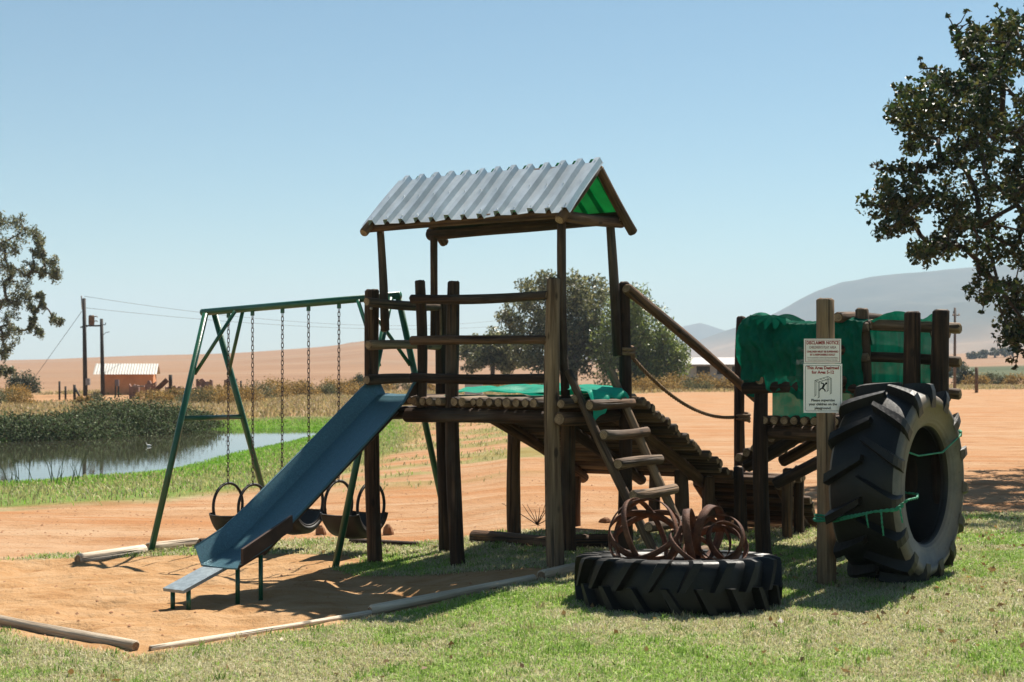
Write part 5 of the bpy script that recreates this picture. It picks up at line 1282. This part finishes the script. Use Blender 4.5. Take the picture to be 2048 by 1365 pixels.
# long whitewashed building
bd = 108.0; bl = thing('farm_building', (wp(1450, bd), bd, 0), 'low whitewashed farm building with dark windows behind the sloping handrail', 'building')
xa, xb = wp(1375, bd), wp(1640, bd); zb, zt_ = g1(wp(1450, bd), bd) - .3, at(0, 729, bd).z
ops = [(1393, 1420, 733, 748), (1434, 1456, 733, 749), (1464, 1492, 733, 749), (1505, 1535, 733, 749), (1560, 1590, 733, 749)]
cuts = [1375]
for a_, b_, _, _ in ops: cuts += [a_, b_]
cuts.append(1640)
for i in range(0, len(cuts), 2):
    q0, q1 = wp(cuts[i], bd), wp(cuts[i + 1], bd); box('wall', ((q0 + q1) / 2, bd + .1, (zb + zt_) / 2), (q1 - q0) / 2, .1, (zt_ - zb) / 2, WHITEW, bl)
for a_, b_, yt, yb in ops:
    q0, q1 = wp(a_, bd), wp(b_, bd); z1, z0 = at(0, yt, bd).z, at(0, yb, bd).z
    box('wall', ((q0 + q1) / 2, bd + .1, (z0 + zb) / 2), (q1 - q0) / 2, .1, (z0 - zb) / 2, WHITEW, bl); box('lintel', ((q0 + q1) / 2, bd + .1, (z1 + zt_) / 2), (q1 - q0) / 2, .1, (zt_ - z1) / 2, WHITEW, bl)
    wn_ = box('window', ((q0 + q1) / 2, bd + .16, (z0 + z1) / 2), (q1 - q0) / 2, .02, (z1 - z0) / 2, DARKW, bl); box('sill', ((q0 + q1) / 2, bd - .03, z0 - .03), (q1 - q0) / 2 + .05, .06, .03, WHITEW, wn_)
box('gable_wall', (xa + .1, bd + 2.6, (zb + zt_) / 2), .1, 2.4, (zt_ - zb) / 2, WHITEW, bl)
Vb, Fb = box_vf(((xa + xb) / 2, bd + 2.2, zt_ + .22), X3, (xb - xa) / 2 + .3, Vector((0, 1, .1)).normalized(), 2.8, Vector((0, -.1, 1)).normalized(), .05); mesh('roof', Vb, Fb, simple('grey_roof', (.50, .47, .45)), bl)
wb = at(948, 775, 62); V, Fc = box_vf((wb.x, wb.y, wb.z), X3, .40, Y3, .4, Z3, .5)
tr = thing('water_trough', (wb.x, wb.y, g1(wb.x, wb.y)), 'square pale concrete block standing on the plain behind the tower railing', 'concrete block')
box('block', (wb.x, wb.y, at(0, 777, 62).z - .12), .385, .4, .32, WHITEW, tr); box('lid', (wb.x, wb.y, at(0, 768, 62).z + .02), .41, .43, .03, WHITEW, tr)
# white duck on the pond
dk = at(298, 893, 38); dk.z = WATER
V = []; Fc = []; rings = ((-.24, .02, .10), (-.16, .07, .08), (-.02, .11, .07), (.10, .095, .085), (.17, .055, .13), (.19, .04, .20), (.20, .042, .26), (.24, .040, .29), (.29, .018, .285), (.33, .008, .28))
for x_, r, z_ in rings:
    for k in range(8): V.append((dk.x - x_ * .3, dk.y + .3 * r * math.cos(k * .785), WATER + .3 * (z_ + r * math.sin(k * .785) * .9)))
for j in range(len(rings) - 1):
    for k in range(8): Fc.append((j * 8 + k, j * 8 + (k + 1) % 8, (j + 1) * 8 + (k + 1) % 8, (j + 1) * 8 + k))
Fc += [tuple(range(8)), tuple(range((len(rings) - 1) * 8, len(rings) * 8))]
tag(mesh('duck', V, Fc, FEATHER, None, True), 'small white duck swimming on the pond', 'duck')
# dry twig weeds on the dirt behind the tower
V = []; Fc = []; wbp = G(1075, 1050); r_ = random.Random(2)
for i in range(9):
    d = Vector((r_.gauss(0, .10), r_.gauss(0, .05), r_.uniform(.14, .26))); m = wbp + d * .5 + Vector((r_.gauss(0, .01), 0, 0)); v, f = tube_vf([wbp, m, wbp + d], [.005, .004, .002], 4); o_ = len(V); V += v; Fc += [tuple(k + o_ for k in q) for q in f]
tag(mesh('dry_weed', V, Fc, WOODL), 'small leafless twiggy weed on the dirt seen between the tower posts', 'weed')

# ------------------------------------------------------------------ haze
hm = bpy.data.materials.new('haze_air'); hm.use_nodes = True; ht = hm.node_tree
for nd in list(ht.nodes):
    if nd.type == 'BSDF_PRINCIPLED': ht.nodes.remove(nd)
pvn = ht.nodes.new('ShaderNodeVolumePrincipled'); pvn.inputs['Color'].default_value = (0.545, 0.69, 0.83, 1); pvn.inputs['Density'].default_value = 0.00026; pvn.inputs['Anisotropy'].default_value = 0.0
ht.links.new(pvn.outputs[0], ht.nodes['Material Output'].inputs['Volume'])
tag(box('haze', (0, 2600, 127), 6200, 3400, 132, hm), kind='stuff')
